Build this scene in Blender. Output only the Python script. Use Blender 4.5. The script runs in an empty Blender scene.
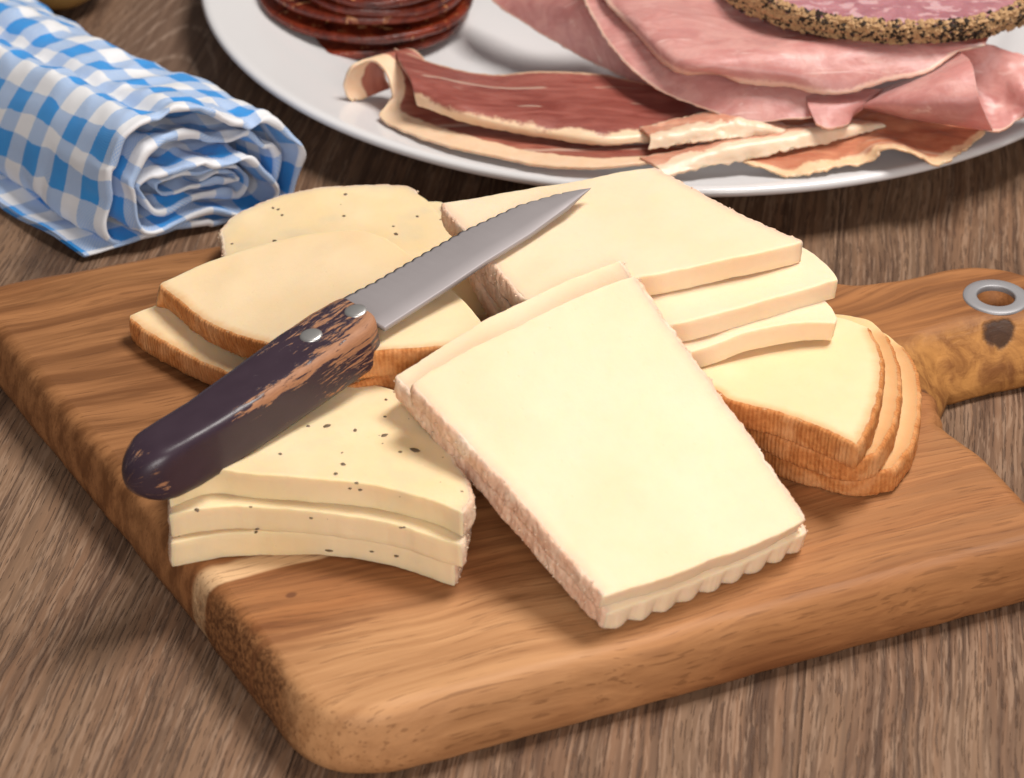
import bpy, bmesh, math, random
import numpy as np
from mathutils import Vector, noise, Matrix
random.seed(4); rng = np.random.default_rng(7)
sc = bpy.context.scene
COL = sc.collection
CM = 0.01
# ------------------------------------------------------------------ camera model (all authoring in centimetres)
F = 2400.0; TH = math.radians(34); HC = 39.5
CAM = np.array([0, 0, HC])
def V(px, py, z):
    x = (px-512)/F; y = -(py-389)/F; c, s = math.cos(TH), math.sin(TH)
    d = np.array([x, c+y*s, -s+y*c]); t = (HC-z)/-d[2]
    return CAM + d*t
def Vd(px, py, Y):
    "point on the ray at world depth Y"
    x = (px-512)/F; y = -(py-389)/F; c, s = math.cos(TH), math.sin(TH)
    d = np.array([x, c+y*s, -s+y*c]); return CAM + d*(Y/d[1])

# ------------------------------------------------------------------ object helpers
def tag(o, label=None, cat=None, group=None, kind=None):
    if label: o['label'] = label
    if cat: o['category'] = cat
    if group: o['group'] = group
    if kind: o['kind'] = kind
    return o
def mesh_obj(name, verts, faces, mats, parent=None, smooth=True, uv=None, attrs=None, fm=None):
    me = bpy.data.meshes.new(name)
    me.from_pydata([tuple(float(c)*CM for c in v) for v in verts], [], [tuple(int(i) for i in f) for f in faces])
    if not isinstance(mats, (list, tuple)): mats = [mats]
    for m in mats: me.materials.append(m)
    if fm is not None:
        for p, i in zip(me.polygons, fm): p.material_index = int(i)
    for p in me.polygons: p.use_smooth = smooth
    if uv is not None:
        l = me.uv_layers.new(name='UVMap')
        idx = np.zeros(len(me.loops), dtype=np.int32); me.loops.foreach_get('vertex_index', idx)
        l.data.foreach_set('uv', np.asarray(uv, dtype=np.float32)[idx].ravel())
    for k, a in (attrs or {}).items():
        at = me.attributes.new(k, 'FLOAT', 'POINT'); at.data.foreach_set('value', np.asarray(a, dtype=np.float32))
    me.update()
    bm = bmesh.new(); bm.from_mesh(me); bmesh.ops.recalc_face_normals(bm, faces=bm.faces); bm.to_mesh(me); bm.free()
    o = bpy.data.objects.new(name, me); COL.objects.link(o)
    if parent: o.parent = parent
    return o
def cr(pts, n, closed=False):
    "centripetal-ish catmull-rom, resampled to n points by arc length"
    P = np.asarray(pts, float)
    if closed: P = np.vstack([P[-1], P, P[0], P[1]])
    else: P = np.vstack([2*P[0]-P[1], P, 2*P[-1]-P[-2]])
    out = []
    for i in range(1, len(P)-2):
        for t in np.linspace(0, 1, 24, endpoint=False):
            a, b, c, d = P[i-1], P[i], P[i+1], P[i+2]
            out.append(0.5*((2*b)+(-a+c)*t+(2*a-5*b+4*c-d)*t*t+(-a+3*b-3*c+d)*t**3))
    if not closed: out.append(P[-2])
    else: out.append(out[0])
    out = np.array(out); L = np.r_[0, np.cumsum(np.linalg.norm(np.diff(out, axis=0), axis=1))]
    s = np.linspace(0, L[-1], n+1 if closed else n)
    if closed: s = s[:-1]
    return np.stack([np.interp(s, L, out[:, k]) for k in range(out.shape[1])], 1)
def nz(p, f, seed=0): return noise.noise(Vector((p[0]*f+seed*7.3, p[1]*f-seed*3.1, p[2]*f+seed)))
def fbm(p, f, seed=0, o=3): return sum(nz(p, f*2**k, seed+k)*0.5**k for k in range(o))

# ------------------------------------------------------------------ node helpers
def newmat(name):
    m = bpy.data.materials.new(name); m.use_nodes = True; nt = m.node_tree; nt.nodes.clear()
    o = nt.nodes.new('ShaderNodeOutputMaterial'); b = nt.nodes.new('ShaderNodeBsdfPrincipled')
    nt.links.new(b.outputs[0], o.inputs[0]); return m, G(nt, b)
class G:
    def __init__(s, nt, b): s.nt = nt; s.b = b
    def n(s, t, **k):
        x = s.nt.nodes.new(t)
        for a, v in k.items(): setattr(x, a, v)
        return x
    def put(s, sock, v):
        if hasattr(v, 'is_output') or isinstance(v, bpy.types.NodeSocket): s.nt.links.new(v, sock)
        elif v is not None:
            if isinstance(v, (tuple, list)) and sock.type == 'RGBA' and len(v) == 3: v = (*v, 1)
            sock.default_value = v
    def m(s, op, a, b=None, c=None, clamp=False):
        x = s.n('ShaderNodeMath', operation=op, use_clamp=clamp)
        for i, v in enumerate((a, b, c)):
            if v is not None: s.put(x.inputs[i], v)
        return x.outputs[0]
    def mix(s, f, a, b, mode='MIX'):
        x = s.n('ShaderNodeMix', data_type='RGBA', blend_type=mode); s.put(x.inputs[0], f); s.put(x.inputs[6], a); s.put(x.inputs[7], b); return x.outputs[2]
    def noise(s, vec, scale, detail=3, rough=.5, dist=0):
        x = s.n('ShaderNodeTexNoise'); s.put(x.inputs['Vector'], vec); s.put(x.inputs['Scale'], scale); x.inputs['Detail'].default_value = detail
        x.inputs['Roughness'].default_value = rough; x.inputs['Distortion'].default_value = dist; return x.outputs[0]
    def vor(s, vec, scale, out=0, feature='F1', rnd=1):
        x = s.n('ShaderNodeTexVoronoi', feature=feature); s.put(x.inputs['Vector'], vec); x.inputs['Scale'].default_value = scale; x.inputs['Randomness'].default_value = rnd; return x.outputs[out]
    def ss(s, v, lo, hi):
        x = s.n('ShaderNodeMapRange', interpolation_type='SMOOTHSTEP'); s.put(x.inputs[0], v); s.put(x.inputs[1], lo); s.put(x.inputs[2], hi); return x.outputs[0]
    def map(s, vec, scale=(1, 1, 1), rot=(0, 0, 0), loc=(0, 0, 0)):
        x = s.n('ShaderNodeMapping'); s.put(x.inputs[0], vec); x.inputs['Location'].default_value = loc; x.inputs['Rotation'].default_value = rot; x.inputs['Scale'].default_value = scale; return x.outputs[0]
    def cmpos(s):
        "world position in centimetres (the meshes are authored at the origin, so this stays put on the surface)"
        t = s.n('ShaderNodeTexCoord'); return s.map(t.outputs['Object'], scale=(100, 100, 100))
    def sep(s, v):
        x = s.n('ShaderNodeSeparateXYZ'); s.put(x.inputs[0], v); return x.outputs
    def comb(s, a, b, c=0.):
        x = s.n('ShaderNodeCombineXYZ'); s.put(x.inputs[0], a); s.put(x.inputs[1], b); s.put(x.inputs[2], c); return x.outputs[0]
    def vadd(s, a, b):
        x = s.n('ShaderNodeVectorMath', operation='ADD'); s.put(x.inputs[0], a); s.put(x.inputs[1], b); return x.outputs[0]
    def attr(s, name): return s.n('ShaderNodeAttribute', attribute_name=name).outputs['Fac']
    def uv(s): return s.n('ShaderNodeUVMap').outputs[0]
    def bump(s, h, dist, strength=1., prev=None):
        x = s.n('ShaderNodeBump'); x.inputs['Strength'].default_value = strength; x.inputs['Distance'].default_value = dist*CM; s.put(x.inputs['Height'], h)
        if prev is not None: s.put(x.inputs['Normal'], prev)
        return x.outputs[0]
    def set(s, **k):
        for a, v in k.items():
            s.put(s.b.inputs[{'col': 'Base Color', 'rough': 'Roughness', 'nor': 'Normal', 'metal': 'Metallic', 'sss': 'Subsurface Weight', 'spec': 'Specular IOR Level', 'coat': 'Coat Weight', 'sheen': 'Sheen Weight'}[a]], v)
    def sub(s, w, r, scale):
        s.b.inputs['Subsurface Weight'].default_value = w; s.b.inputs['Subsurface Radius'].default_value = r; s.b.inputs['Subsurface Scale'].default_value = scale*CM

def axes(g, vec, cx, cy, ang):
    "local (along, across) coordinates, in cm, of a frame at cx,cy turned by ang"
    o = g.sep(vec); dx = g.m('SUBTRACT', o[0], cx); dy = g.m('SUBTRACT', o[1], cy); c, s = math.cos(ang), math.sin(ang)
    a = g.m('ADD', g.m('MULTIPLY', dx, c), g.m('MULTIPLY', dy, s)); b = g.m('ADD', g.m('MULTIPLY', dx, -s), g.m('MULTIPLY', dy, c)); return a, b
def blob(g, vec, p, ang, ra, rb, soft=.3, nf=1.2, na=.4, z=None):
    "ellipse mask with a noisy border"
    a, b = axes(g, vec, p[0], p[1], ang)
    d = g.m('SQRT', g.m('ADD', g.m('POWER', g.m('ABSOLUTE', g.m('DIVIDE', a, ra)), 2.), g.m('POWER', g.m('ABSOLUTE', g.m('DIVIDE', b, rb)), 2.)))
    d = g.m('ADD', d, g.m('MULTIPLY', g.m('SUBTRACT', g.noise(vec, nf, 4, .6), .5), na*2))
    return g.m('SUBTRACT', 1., g.ss(d, 1-soft, 1+soft))

# ------------------------------------------------------------------ materials
def mat_table():
    m, g = newmat('limed_oak_table'); p = g.cmpos()
    ang = math.radians(90-8.6)
    a, b = axes(g, p, 7.2, 45., ang)                   # a along the grain, b across
    # gentle waviness of the grain
    wob = g.m('MULTIPLY', g.m('SUBTRACT', g.noise(g.comb(g.m('MULTIPLY', a, .10), g.m('MULTIPLY', b, .16)), 1., 2), .5), .9)
    # cathedral grain near the back left
    c0 = V(158, 88, 0); ca, cb = axes(g, p, c0[0], c0[1], ang)
    mask = blob(g, p, V(152, 68, 0), ang, 8.5, 3.1, .6, .2, .15)
    para = g.m('ADD', g.m('MULTIPLY', g.m('POWER', g.m('ABSOLUTE', cb), 2.), -1.0), g.m('MULTIPLY', ca, -.9))
    bb = g.m('ADD', b, wob)
    plank = g.m('FLOOR', g.m('DIVIDE', g.m('ADD', b, 60.), 12.))
    def layer(fa, fb, det, r=.6):
        return g.noise(g.comb(g.m('MULTIPLY', a, fa), g.m('MULTIPLY', bb, fb), g.m('MULTIPLY', plank, 3.7)), 1., det, r)
    big = layer(.09, .7, 3); mid = layer(.07, 3.6, 2, .6); fine = g.m('ADD', g.m('MULTIPLY', layer(.10, 9., 1, .5), .5), g.m('MULTIPLY', layer(.9, 11., 2, .6), .5)); pores = g.m('ADD', g.m('MULTIPLY', layer(.12, 14., 1, .5), .45), g.m('MULTIPLY', layer(1.2, 13., 2, .6), .55))
    col = g.mix(g.ss(mid, .3, .7), (.076, .036, .019), (.205, .106, .057))
    col = g.mix(g.m('MULTIPLY', g.ss(big, .42, .66), .55), col, (.235, .140, .082))
    light = g.m('MULTIPLY', g.ss(fine, .50, .58), g.ss(layer(.3, 1.2, 3), .34, .52))
    col = g.mix(g.m('MULTIPLY', light, .5), col, (.34, .215, .14))
    dark = g.ss(pores, .53, .60)
    col = g.mix(g.m('MULTIPLY', dark, .62), col, (.055, .028, .018))
    rings = g.m('SINE', g.m('MULTIPLY', g.m('ADD', para, g.m('MULTIPLY', g.noise(g.comb(a, b), .5, 3), 1.6)), 3.0))
    rl = g.m('MULTIPLY', g.ss(rings, .62, .98), g.ss(g.noise(g.comb(g.m('MULTIPLY', a, 1.), g.m('MULTIPLY', b, 4.)), 1., 3), .3, .6))
    rc = g.mix(g.m('MULTIPLY', rl, .65), g.mix(g.ss(mid, .3, .7), (.125, .07, .046), (.19, .115, .078)), (.36, .25, .185))
    col = g.mix(mask, col, rc)
    # plank joint running away from the viewer at the right
    j = g.m('ABSOLUTE', g.m('SUBTRACT', g.m('FRACT', g.m('DIVIDE', g.m('ADD', b, 60.), 12.)), .5)); seam = g.ss(j, .4965, .4995)
    pc = g.m('FRACT', g.m('MULTIPLY', g.m('SINE', g.m('MULTIPLY', plank, 12.9)), 43.7))
    col = g.mix(g.m('MULTIPLY', pc, .25), col, g.mix(.5, col, (.36, .26, .2)))
    col = g.mix(g.m('MULTIPLY', seam, .55), col, (.05, .028, .02))
    knot = blob(g, p, V(50, 258, 0), ang, 1.6, 1.0, .5, 1.5, .3)
    col = g.mix(g.m('MULTIPLY', knot, .6), col, (.05, .03, .022))
    h = g.m('SUBTRACT', g.m('ADD', g.m('MULTIPLY', fine, .5), g.m('MULTIPLY', mid, .4)), g.m('ADD', g.m('MULTIPLY', dark, .45), g.m('MULTIPLY', seam, 1.)))
    g.set(col=col, rough=g.m('ADD', .5, g.m('MULTIPLY', fine, .2)), nor=g.bump(h, .04, .9), spec=.22); return m

GA = math.radians(22)   # grain of the cutting board
def mat_board():
    m, g = newmat('acacia_board'); p = g.cmpos()
    c = V(500, 500, 2); a, b = axes(g, p, c[0], c[1], GA); z = g.sep(p)[2]
    wob = g.m('MULTIPLY', g.m('SUBTRACT', g.noise(g.comb(g.m('MULTIPLY', a, .09), g.m('MULTIPLY', b, .14)), 1., 2), .5), 2.6)
    bb = g.m('ADD', b, wob)
    def layer(fa, fb, d=4, r=.6, k=0.): return g.noise(g.comb(g.m('MULTIPLY', a, fa), g.m('MULTIPLY', bb, fb), g.m('ADD', g.m('MULTIPLY', z, fb*.6), k)), 1., d, r)
    big = layer(.05, .34, 2); mid = layer(.10, 2.0, 4, .62, 3.); fine = g.m('ADD', g.m('MULTIPLY', layer(.05, 8., 2, .5, 9.), .6), g.m('MULTIPLY', layer(.5, 9., 2, .6, 2.), .4)); por = layer(.7, 12., 2, .6, 5.)
    col = g.mix(g.ss(mid, .28, .72), (.15, .048, .016), (.385, .155, .055))
    col = g.mix(g.m('MULTIPLY', g.ss(big, .40, .70), .65), col, (.46, .215, .085))
    col = g.mix(g.m('MULTIPLY', g.ss(fine, .5, .60), .34), col, (.20, .072, .025))
    # darker heartwood towards the back left
    hl = blob(g, p, V(130, 390, 2), GA, 14., 8.5, .6, .25, .25)
    col = g.mix(g.m('MULTIPLY', hl, .62), col, g.mix(g.ss(mid, .35, .65), (.175, .073, .026), (.36, .165, .066)))
    fl = blob(g, p, V(420, 660, 2), GA, 7., 1.9, .6, .4, .25)
    col = g.mix(g.m('MULTIPLY', fl, .7), col, g.mix(g.ss(mid, .35, .65), (.47, .235, .10), (.60, .33, .155)))
    # sapwood band at the left rim
    q = V(198, 602, 1.3); q2 = V(300, 556, 2); sa, sb = axes(g, p, q[0], q[1], math.atan2(q2[1]-q[1], q2[0]-q[0]))
    band = g.m('ADD', sb, g.m('MULTIPLY', g.m('SUBTRACT', g.noise(p, .6, 2), .5), .5))
    bm_ = g.m('MULTIPLY', g.ss(band, -.34, -.22), g.m('SUBTRACT', 1., g.ss(band, .25, .5)))
    bm_ = g.m('MULTIPLY', bm_, g.m('SUBTRACT', 1., g.ss(sa, 2.6, 5.5)))
    col = g.mix(g.m('MULTIPLY', bm_, .9), col, g.mix(fine, (.60, .37, .19), (.74, .50, .29)))
    # scorched rough patch on the front left edge
    bk = blob(g, p, V(234, 655, 1.3), math.radians(-56), 2.7, .50, .3, 2.2, .5)
    sp = g.noise(p, 7., 5, .7)
    bc = g.mix(g.ss(sp, .38, .62), (.085, .03, .011), (.33, .145, .055))
    col = g.mix(g.m('MULTIPLY', bk, .9), col, bc)
    st = blob(g, p, V(300, 634, 2), math.radians(19), 1.9, .13, .35, 1.5, .4)
    col = g.mix(g.m('MULTIPLY', st, .65), col, (.20, .075, .028))
    # fine ray flecks and pores
    col = g.mix(g.m('MULTIPLY', g.ss(por, .58, .66), .45), col, (.13, .05, .018))
    # handle knot and bark
    hd = blob(g, p, V(930, 330, 2), GA, 7., 2.6, .5, .3, .2)
    col = g.mix(g.m('MULTIPLY', hd, .6), col, g.mix(g.ss(mid, .35, .65), (.16, .058, .018), (.34, .135, .042)))
    kk = V(1000, 329, 1.8)
    bark = blob(g, p, V(985, 372, 1.1), math.radians(22), 3.3, 1.35, .3, 1.1, .35)
    bn = g.noise(p, 1.1, 5, .6, .8)
    col = g.mix(g.m('MULTIPLY', bark, .9), col, g.mix(g.ss(bn, .3, .7), (.20, .075, .022), (.52, .24, .07)))
    kn = blob(g, p, kk, 0.3, .5, .33, .25, 2.2, .5)
    col = g.mix(g.m('MULTIPLY', kn, .93), col, g.mix(sp, (.012, .008, .008), (.06, .025, .015)))
    k2 = blob(g, p, V(929, 384, 1.9), 1.0, .35, .2, .3, 2.2, .5)
    col = g.mix(g.m('MULTIPLY', k2, .8), col, (.12, .05, .03))
    dot = blob(g, p, V(291, 595, 2), .5, .14, .1, .4, 2., .3)
    col = g.mix(dot, col, (.16, .06, .025))
    h = g.m('SUBTRACT', g.m('ADD', g.m('MULTIPLY', fine, .5), g.m('MULTIPLY', por, .5)), g.m('ADD', g.m('MULTIPLY', g.m('MULTIPLY', bk, sp), 2.5), g.m('ADD', g.m('MULTIPLY', kn, 2.), g.m('MULTIPLY', g.m('MULTIPLY', bark, bn), 3.))))
    g.set(col=col, rough=g.m('ADD', .46, g.m('MULTIPLY', fine, .22)), nor=g.bump(h, .03, .7), spec=.22); return m

def mat_cheese(name, base, deep, rind, pepper=False, rw=.34, rk=.5):
    m, g = newmat(name); p = g.cmpos()
    big = g.noise(p, .35, 3); fine = g.noise(p, 3.5, 5, .65)
    col = g.mix(g.ss(big, .35, .7), base, deep)
    col = g.mix(g.m('MULTIPLY', g.ss(fine, .45, .75), .10), col, tuple(c*.84 for c in deep))
    d = g.m('ADD', g.attr('rind_d'), g.m('MULTIPLY', g.m('SUBTRACT', g.noise(p, 1.7, 4), .5), .16))
    col = g.mix(g.m('MULTIPLY', g.m('SUBTRACT', 1., g.ss(d, -.02, rw)), rk), col, rind)
    if pepper:
        col = g.mix(g.m('MULTIPLY', g.ss(g.noise(p, .8, 2), .55, .75), .25), col, (.56, .49, .36))
    pit = g.vor(p, 2.2, 0, rnd=1); pt = g.m('SUBTRACT', 1., g.ss(pit, .03, .12))
    h = g.m('SUBTRACT', g.m('ADD', g.m('MULTIPLY', fine, .7), g.m('MULTIPLY', g.noise(p, 14., 3), .3)), g.m('MULTIPLY', pt, .6))
    cut = g.noise(g.map(p, (6., .5, 2.), (0, 0, .45)), 1., 3, .6); h = g.m('ADD', h, g.m('MULTIPLY', cut, .12))
    g.set(col=col, rough=g.m('ADD', .48, g.m('MULTIPLY', fine, .2)), nor=g.bump(h, .016, .5), spec=.22)
    g.sub(.55, (1., .62, .28), .35); return m
def mat_rind(name, c1, c2, c3, ribs=True):
    m, g = newmat(name); p = g.cmpos(); uv = g.uv(); o = g.sep(uv)
    n1 = g.noise(p, 5., 5, .7); n2 = g.noise(p, 1.2, 3)
    rib = g.m('ADD', .5, g.m('MULTIPLY', .5, g.m('SINE', g.m('ADD', g.m('MULTIPLY', o[0], 2*math.pi/.12), g.m('MULTIPLY', g.noise(p, 2., 2), 3.)))))
    v = g.m('ADD', g.m('MULTIPLY', n1, .85), g.m('MULTIPLY', rib, .09 if ribs else .02))
    col = g.mix(g.ss(v, .25, .68), c1, c2); col = g.mix(g.m('MULTIPLY', g.ss(n2, .45, .7), .6), col, c3)
    edge = g.m('ABSOLUTE', g.m('SUBTRACT', o[1], .5)); col = g.mix(g.m('MULTIPLY', g.ss(edge, .3, .5), .45), col, c3)
    g.set(col=col, rough=.75, nor=g.bump(g.m('ADD', g.m('MULTIPLY', rib, .25 if ribs else .05), n1), .05, .9), spec=.25); g.sub(.25, (1., .5, .3), .15); return m
def mat_plain(name, col, rough=.5, metal=0., bumpf=0, bd=.01, spec=.5, var=0.):
    m, g = newmat(name); p = g.cmpos(); n = g.noise(p, bumpf or 2., 4, .6)
    c = g.mix(g.m('MULTIPLY', n, var), col, tuple(x*.35 for x in col)) if var else g.mix(0., col, col)
    g.set(col=c, rough=g.m('ADD', rough, g.m('MULTIPLY', g.m('SUBTRACT', n, .5), .08)), metal=metal, spec=spec)
    if bumpf: g.set(nor=g.bump(n, bd, .6))
    return m
def mat_blade():
    m, g = newmat('brushed_steel'); uv = g.uv(); o = g.sep(uv)
    n = g.noise(g.comb(g.m('MULTIPLY', o[0], 6.), g.m('MULTIPLY', o[1], 160.)), 1., 3); s = g.noise(g.cmpos(), .6, 3)
    g.set(col=g.mix(s, (.30, .268, .272), (.36, .325, .33)), metal=.35, rough=g.m('ADD', .50, g.m('MULTIPLY', n, .14)), nor=g.bump(n, .002, .5)); return m
def mat_handle():
    m, g = newmat('worn_painted_handle'); uv = g.uv(); o = g.sep(uv)   # o0 along in cm (0 butt), o1 around in cm
    st = g.noise(g.comb(g.m('MULTIPLY', o[0], 1.0), g.m('MULTIPLY', o[1], 6.5)), 1., 6, .72, .5)
    st2 = g.noise(g.comb(g.m('MULTIPLY', o[0], 3.), g.m('MULTIPLY', o[1], 16.)), 1., 4, .7)
    w = g.attr('wear')
    v = g.m('ADD', g.m('ADD', g.m('MULTIPLY', st, .75), g.m('MULTIPLY', st2, .25)), g.m('MULTIPLY', w, .34))
    k = g.ss(v, .655, .69)
    wood = g.mix(st2, (.20, .075, .035), (.48, .235, .12)); paint = g.mix(g.noise(uv, 1.3, 3), (.030, .016, .026), (.046, .027, .040))
    h = g.m('ADD', g.m('MULTIPLY', k, -.8), g.m('MULTIPLY', st2, .3))
    g.set(col=g.mix(k, paint, wood), rough=g.m('ADD', .36, g.m('MULTIPLY', k, .3)), nor=g.bump(h, .018, .7), spec=.5); return m
def mat_gingham():
    m, g = newmat('gingham_cotton'); uv = g.uv(); o = g.sep(uv); q = .84
    def st(x, ph): return g.m('GREATER_THAN', g.m('FRACT', g.m('ADD', g.m('DIVIDE', x, 2*q), ph)), .5)
    nx = g.m('MULTIPLY', g.m('SUBTRACT', g.noise(uv, 9., 2), .5), .05)
    s1 = st(g.m('ADD', o[0], nx), .1); s2 = st(g.m('ADD', o[1], nx), .3)
    # plain weave: warp and weft threads alternate
    th = .058
    cell = g.n('ShaderNodeTexChecker'); g.put(cell.inputs['Vector'], g.comb(g.m('MULTIPLY', o[0], 1/th), g.m('MULTIPLY', o[1], 1/th), .5)); cell.inputs['Scale'].default_value = 1.
    w = cell.outputs['Fac']
    pick = g.m('ADD', g.m('MULTIPLY', s1, w), g.m('MULTIPLY', s2, g.m('SUBTRACT', 1., w)))
    avg = g.m('MULTIPLY', g.m('ADD', s1, s2), .5)
    f = g.m('ADD', g.m('MULTIPLY', pick, .35), g.m('MULTIPLY', avg, .65))
    n = g.noise(g.cmpos(), 2., 4)
    blue = g.mix(n, (.018, .24, .66), (.034, .31, .74)); white = g.mix(n, (.82, .81, .83), (.74, .74, .77))
    tx = g.m('SINE', g.m('MULTIPLY', o[0], 2*math.pi/th)); ty = g.m('SINE', g.m('MULTIPLY', o[1], 2*math.pi/th))
    h = g.m('ADD', g.m('MULTIPLY', tx, .5), g.m('ADD', g.m('MULTIPLY', ty, .5), g.m('MULTIPLY', g.noise(g.cmpos(), 5., 3), 1.5)))
    g.set(col=g.mix(f, white, blue), rough=.9, nor=g.bump(h, .008, .55), spec=.15, sheen=.25); return m
def mat_cured(name, meat1, meat2, fatc, fat_at=.76, nw=.22):
    m, g = newmat(name); p = g.cmpos(); uv = g.uv(); o = g.sep(uv)
    st = g.noise(g.map(p, (.5, 2.2, 1.), (0, 0, .25)), 1., 5, .65, .8); n = g.noise(p, 1.2, 4); f = g.noise(p, 8., 4)
    meat = g.mix(g.ss(st, .3, .7), meat1, meat2)
    vein = g.m('MULTIPLY', g.ss(g.noise(g.map(p, (.25, 2.6, .8), (0, 0, .12), (3., 1., 0.)), 1., 2, .5, .6), .66, .70), .45)
    meat = g.mix(vein, meat, tuple(c*.7+.1 for c in fatc))
    fv = g.m('ADD', o[1], g.m('ADD', g.m('MULTIPLY', g.m('SUBTRACT', n, .5), nw), g.m('MULTIPLY', g.m('SUBTRACT', f, .5), .06)))
    k = g.ss(fv, fat_at-.03, fat_at+.03)
    k2 = g.m('MULTIPLY', g.m('SUBTRACT', 1., g.ss(g.m('ADD', o[1], g.m('MULTIPLY', g.m('SUBTRACT', f, .5), .05)), .0, .05)), .75)
    k = g.m('MAXIMUM', k, k2)
    fat = g.mix(g.noise(p, 2.5, 4), fatc, tuple(c*s for c, s in zip(fatc, (.93, .78, .62))))
    g.set(col=g.mix(k, meat, fat), rough=.36, nor=g.bump(g.m('ADD', st, g.m('MULTIPLY', f, .5)), .03, .6), spec=.45); g.sub(.35, (1., .4, .25), .25); return m
def mat_ham():
    m, g = newmat('cooked_ham'); p = g.cmpos(); uv = g.uv(); o = g.sep(uv)
    n = g.noise(g.map(p, (.55, 1.3, 1.), (0, 0, .5)), 1., 4, .6, 1.4); f = g.noise(p, 6., 5, .65)
    col = g.mix(g.ss(n, .32, .68), (.53, .225, .205), (.66, .335, .30))
    pale = g.ss(g.noise(g.map(p, (.45, 2.0, 1.), (0, 0, .7), (5., 2., 1.)), 1., 4, .55, 1.), .61, .72)
    col = g.mix(g.m('MULTIPLY', pale, .55), col, (.82, .58, .52)); col = g.mix(g.m('MULTIPLY', g.ss(f, .5, .75), .25), col, (.42, .14, .15))
    e = g.ss(g.m('ADD', o[1], g.m('MULTIPLY', g.m('SUBTRACT', f, .5), .03)), .972, .99)
    col = g.mix(g.m('MULTIPLY', e, .75), col, (.84, .52, .40))
    g.set(col=col, rough=.38, nor=g.bump(g.m('ADD', n, f), .03, .55), spec=.4); g.sub(.5, (1., .45, .35), .4); return m
def mat_sausage(name, c1, c2, fat, thr=.6, rough=.3):
    m, g = newmat(name); p = g.cmpos()
    n = g.noise(p, 1.1, 5, .65, .8); v = g.noise(g.map(p, (1., 1.6, 1.)), 2.0, 3, .5, .7); f = g.noise(p, 9., 4)
    col = g.mix(g.ss(n, .3, .7), c1, c2); k = g.ss(g.m('ADD', v, g.m('MULTIPLY', f, .12)), thr+.05, thr+.10)
    g.set(col=g.mix(k, col, fat), rough=rough, nor=g.bump(g.m('ADD', f, n), .04, .7), spec=.5); g.sub(.25, (1., .3, .15), .2); return m

M = {}
M['table'] = mat_table(); M['board'] = mat_board()
M['raclette'] = mat_cheese('raclette_paste', (.83, .64, .445), (.82, .615, .405), (.78, .48, .34))
M['smoked'] = mat_cheese('smoked_paste', (.85, .645, .405), (.82, .60, .35), (.68, .34, .14), rw=.36, rk=.75)
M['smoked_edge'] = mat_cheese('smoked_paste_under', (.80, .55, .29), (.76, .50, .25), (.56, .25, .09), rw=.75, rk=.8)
M['pepper'] = mat_cheese('pepper_paste', (.83, .645, .40), (.78, .585, .33), (.72, .50, .33), True)
M['rind_pink'] = mat_rind('pink_rind', (.74, .44, .29), (.86, .61, .45), (.90, .72, .56), False)
M['rind_orange'] = mat_rind('orange_rind', (.40, .130, .032), (.62, .255, .08), (.72, .38, .17), True)
M['rind_pale'] = mat_rind('pale_rind', (.58, .36, .24), (.80, .60, .44), (.86, .70, .52), False)
M['porcelain'] = mat_plain('white_porcelain', (.70, .68, .685), .14, spec=.5)
M['steel'] = mat_plain('satin_steel', (.30, .29, .30), .5, .4, 8., .003)
M['rivet'] = mat_plain('rivet_metal', (.62, .60, .58), .36, .85, 10., .003)
M['blade'] = mat_blade(); M['handle'] = mat_handle(); M['gingham'] = mat_gingham()
M['cured'] = mat_cured('cured_ham', (.21, .046, .034), (.35, .110, .085), (.86, .64, .47), .89)
M['cured_low'] = mat_cured('cured_ham_lower', (.25, .065, .045), (.42, .15, .10), (.86, .64, .47), .60)
M['cured_orange'] = mat_cured('cured_ham_orange', (.42, .13, .07), (.60, .25, .14), (.84, .60, .40), .88)
M['cured_fat'] = mat_cured('cured_ham_fatty', (.55, .22, .14), (.70, .38, .26), (.84, .66, .52), .48, .9)
M['ham'] = mat_ham()
M['chorizo'] = mat_sausage('chorizo', (.055, .007, .004), (.24, .034, .012), (.55, .24, .10), .64, .24)
M['salami'] = mat_sausage('salami', (.34, .13, .15), (.46, .20, .22), (.58, .34, .35), .56, .4)
M['crumb'] = mat_plain('crust_crumbs', (.56, .34, .17), .6, 0, 5., .02, var=.25)
M['crumb_dark'] = mat_plain('dark_pepper', (.035, .022, .015), .55, 0, 5., .02)
M['casing'] = mat_plain('crust_base', (.20, .09, .045), .6, 0, 5., .03, var=.5)
M['speck'] = mat_plain('pepper_speck', (.13, .085, .045), .6, 0, 8., .01)
M['potato'] = mat_plain('potato_skin', (.42, .25, .075), .5, 0, 2.5, .03, var=.45)
M['hole'] = mat_plain('drilled_wood', (.22, .085, .03), .6, 0, 5., .02, var=.5)

# ------------------------------------------------------------------ table
def build_table():
    n = 2; X = 130
    v = [(-X, -40, 0), (X, -40, 0), (X, 240, 0), (-X, 240, 0), (-X, -40, -3), (X, -40, -3), (X, 240, -3), (-X, 240, -3)]
    f = [(0, 1, 2, 3), (4, 7, 6, 5), (0, 4, 5, 1), (1, 5, 6, 2), (2, 6, 7, 3), (3, 7, 4, 0)]
    o = mesh_obj('table', v, f, M['table'], smooth=False); tag(o, kind='structure')
build_table()

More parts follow.
